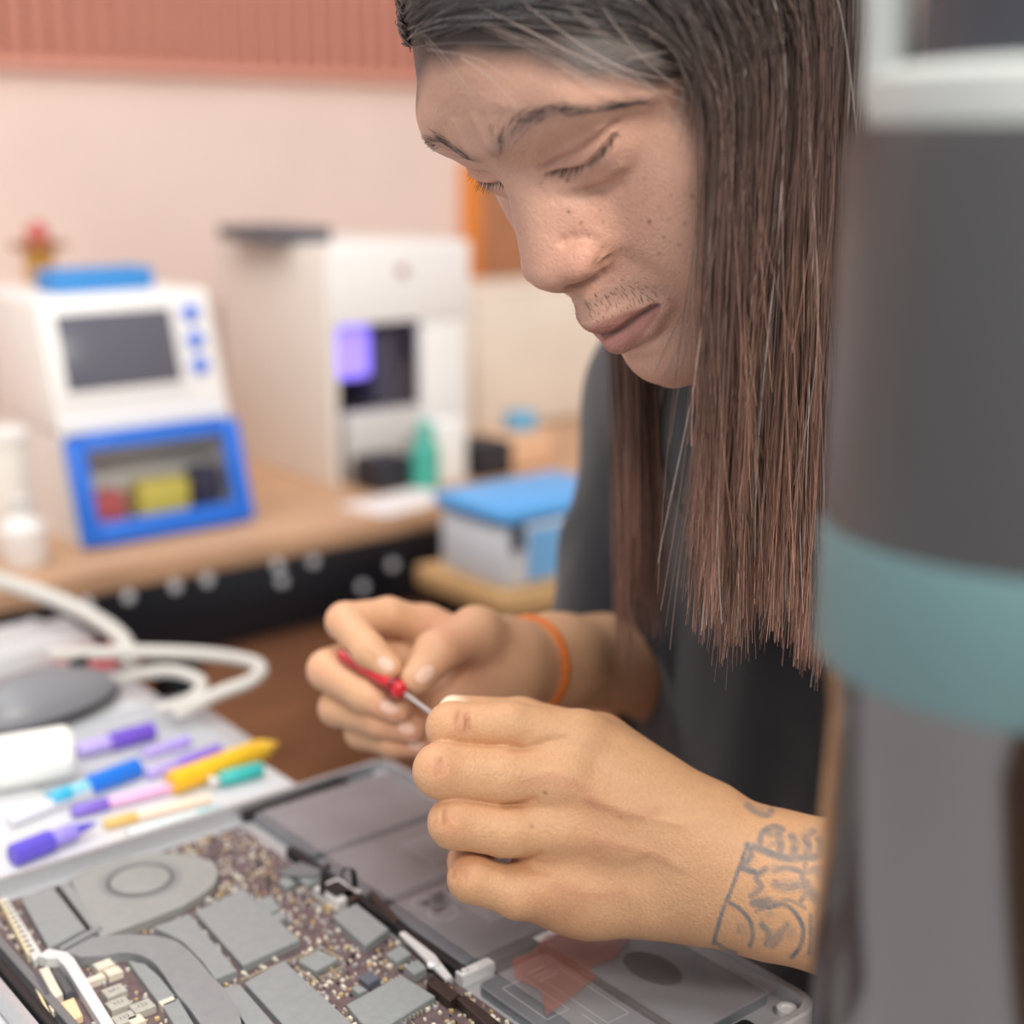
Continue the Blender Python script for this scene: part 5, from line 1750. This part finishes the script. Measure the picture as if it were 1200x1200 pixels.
def face_depth(u, v):
    d = np.abs(PXH - (u, v)).max(1)
    q = HP_C[d < 4, 2]
    return q.min() if len(q) else None


HP_C = h2c(HP)


def stray(pts, lift=4.0):
    Q = []
    last = None
    ds = [face_depth(*p) for p in pts]
    good = [x for x in ds if x is not None]
    for p, d in zip(pts, ds):
        if d is None: d = last if last else good[0]
        last = d
        Q.append(C(p[0], p[1], d - lift))
    HAIR_S.append(resample(np.array(catmull(Q, 8)), K))


N_BEFORE = len(HAIR_S)
for pts in ([(520, 8), (600, 40), (690, 70), (760, 95), (818, 175)], [(560, 4), (640, 45), (720, 85), (790, 112), (830, 135)], [(610, 2), (690, 60), (750, 88), (815, 98)],
            [(500, 60), (560, 70), (600, 96)], [(540, 70), (575, 95), (606, 128)], [(530, 20), (620, 55), (700, 100), (770, 118)], [(660, 0), (720, 50), (780, 75), (825, 84)],
            [(700, 2), (745, 60), (790, 100), (822, 112)], [(490, 30), (520, 60), (560, 112)], [(760, 40), (790, 55), (812, 98)], [(735, 68), (790, 58), (812, 52)],
            [(820, 300), (806, 360), (790, 395), (772, 440)], [(812, 250), (810, 330), (798, 400), (775, 450)], [(818, 200), (815, 330), (803, 420), (785, 452)], [(750, 30), (792, 62), (826, 150)]):
    for e in range(2):
        j = RNG.normal(0, 3, 2)
        stray([(p[0] + j[0] * i / len(pts), p[1] + j[1]) for i, p in enumerate(pts)], RNG.uniform(2.5, 6))
HS = cam2world(np.array(HAIR_S))
cl = colours(len(HS), K)
for i_, t_ in TONE.items(): cl[i_] *= t_
cl[HAZED:N_BEFORE] = cl[HAZED:N_BEFORE] * .55 + np.array(srgb(112, 114, 116)[:3]) * .45 * RNG.uniform(.5, 1.6, (N_BEFORE - HAZED, 1, 1))  # haze over the front strands, put into their colour as grey
cl[N_BEFORE:] = np.array(srgb(168, 150, 142)[:3])
rr0 = RNG.uniform(.00014, .00027, len(HS)); rr1 = rr0 * .55
rr0[N_BEFORE:] = .00012; rr1[N_BEFORE:] = .0001
strand_mesh('hair', HS, rr0, rr1, cl, M_HAIR, label='long straight brown hair hanging past the face, a few strands grey, haze coloured into the front')

# scalp cap under the strands, so that no skin shines through
nu, nv = 90, 60
th, ph = np.meshgrid(np.linspace(0, 2 * np.pi, nu), np.linspace(0.01, 2.2, nv), indexing='ij')
CP = C0 + np.stack([np.sin(ph) * np.cos(th), np.sin(ph) * np.sin(th), np.cos(ph)], -1) * (RAD + 1.8)
CP = CP.reshape(-1, 3)
ok = (hairline(CP) > 2)
ii = np.arange(nu * nv).reshape(nu, nv)
Fq = np.stack([ii[:-1, :-1], ii[1:, :-1], ii[1:, 1:], ii[:-1, 1:]], -1).reshape(-1, 4)
Fq = Fq[ok[Fq].all(1)]
used = np.unique(Fq); rm = np.full(nu * nv, -1); rm[used] = np.arange(len(used))
cap = link_mesh('scalp_hair', np_mesh('scalp_hair', cam2world(h2c(CP[used])) - np.array(PERSON.location), rm[Fq]), mat('scalp_hair', srgb(50, 42, 42), .5, noise=.4, scale=300), PERSON)
sol = cap.modifiers.new('thickness', 'SOLIDIFY'); sol.thickness = 0.002; sol.offset = -1

# eyebrows, lashes, moustache
LS, LC = [], []
for s in (1, -1):
    line = [np.array(p) for p in snapc(HFIELD, [(s * x, z) for x, z in BROWXZ], 8)]
    for j in range(120):
        t = RNG.uniform(0, 1) ** .9 * (len(line) - 2); i = int(t)
        p = line[i] + (line[i + 1] - line[i]) * (t - i)
        wd = np.interp(t / len(line), [0, .15, .6, 1], [2.6, 2.8, 2.2, 1.0])
        q = snap(HFIELD, p[0], p[2] + RNG.normal(0, wd * .75), .15)
        tg = line[min(i + 1, len(line) - 1)] - line[i]; tg /= np.linalg.norm(tg)
        up = np.interp(t / len(line), [0, .25, 1], [.9, .25, -.15])
        dr = tg + np.array([0, 0, up + RNG.normal(0, .15)]); dr /= np.linalg.norm(dr)
        L = RNG.uniform(4, 8)
        LS.append(resample(np.array([q, snap(HFIELD, q[0] + dr[0] * L * .5, q[2] + dr[2] * L * .5, .5), snap(HFIELD, q[0] + dr[0] * L, q[2] + dr[2] * L, .6)]), 5))
nb = len(LS)
for s in (1, -1):
    line = snapc(HFIELD, [(s * x, z) for x, z in EYE], 12)
    for j in range(46):
        t = RNG.uniform(.06, 1) * (len(line) - 2); i = int(t)
        p = line[i] + (line[i + 1] - line[i]) * (t - i) + np.array([0, .2, .2])
        f = t / len(line)
        L = np.interp(f, [0, .4, 1], [3, 5, 5]) * RNG.uniform(.7, 1.15)
        d0 = np.array([s * (f - .45) * .7, 1.0, -.75]) + RNG.normal(0, .1, 3); d0 /= np.linalg.norm(d0)
        LS.append(resample(np.array([p, p + d0 * L * .5, p + d0 * L * .95 + np.array([0, .25, .5])]), 5))
nl_ = len(LS)
for s in (1, -1):
    for j in range(85):
        x = RNG.uniform(3, 27); z = np.interp(x, [0, 15, 27], [-32.5, -35, -42]) + RNG.normal(0, 2.6)
        if x > 22 and RNG.random() < .4: continue
        a = snap(HFIELD, s * x, z, 0)
        L = RNG.uniform(1.2, 3.0)
        b = snap(HFIELD, s * (x + L * .4), z - L * .9, .35)
        LS.append(resample(np.array([a, b]), 5))
LS = np.array(LS)
LW = cam2world(h2c(LS))
dk = np.array(srgb(46, 40, 42)[:3])
for nm, a, b, r in (('eyebrows', 0, nb, .00009), ('eyelashes', nb, nl_, .0001), ('moustache', nl_, len(LS), .00009)):
    n = b - a
    strand_mesh(nm, LW[a:b], np.full(n, r), np.full(n, r * .4), np.tile(dk * {'eyebrows': 2.2, 'eyelashes': 1.0, 'moustache': 3.0}[nm], (n, 5, 1)), M_HAIR)

# ================================================================== screwdriver held by the far hand
sd = empty('screwdriver', tuple(cam2world(C(440, 796, 700)))); tag(sd, 'small red screwdriver held between the fingertips of the far hand', 'screwdriver')
a = np.array(cam2world(C(398, 765, 716))); b = np.array(cam2world(C(474, 812, 688))); c = np.array(cam2world(C(516, 843, 664)))
loc0 = np.array(sd.location)
M_RED = mat('red_handle', srgb(196, 28, 40), .22, coat=.5)
ax = (b - a) / np.linalg.norm(b - a)
L = np.linalg.norm(b - a)
q = Vector(ax).to_track_quat('Z', 'Y').to_matrix().to_4x4()
lathe('handle', [(.0018, 0), (.0030, .0015), (.0032, L * .72), (.0026, L * .78), (.0044, L * .82), (.0048, L * .9), (.0040, L * .97), (.0022, L)], M_RED, sd, 18, Matrix.Translation(a - loc0) @ q)
lathe('collar', [(.0050, L * .83), (.0053, L * .86), (.0050, L * .89)], mat('dark_red', srgb(120, 18, 30), .3), sd, 18, Matrix.Translation(a - loc0) @ q)
tube('shaft', [Vector(b - loc0), Vector(c - loc0)], [.0013, .0010], mat('steel_shaft', srgb(200, 202, 206), .2, 1.0), sd, 12)
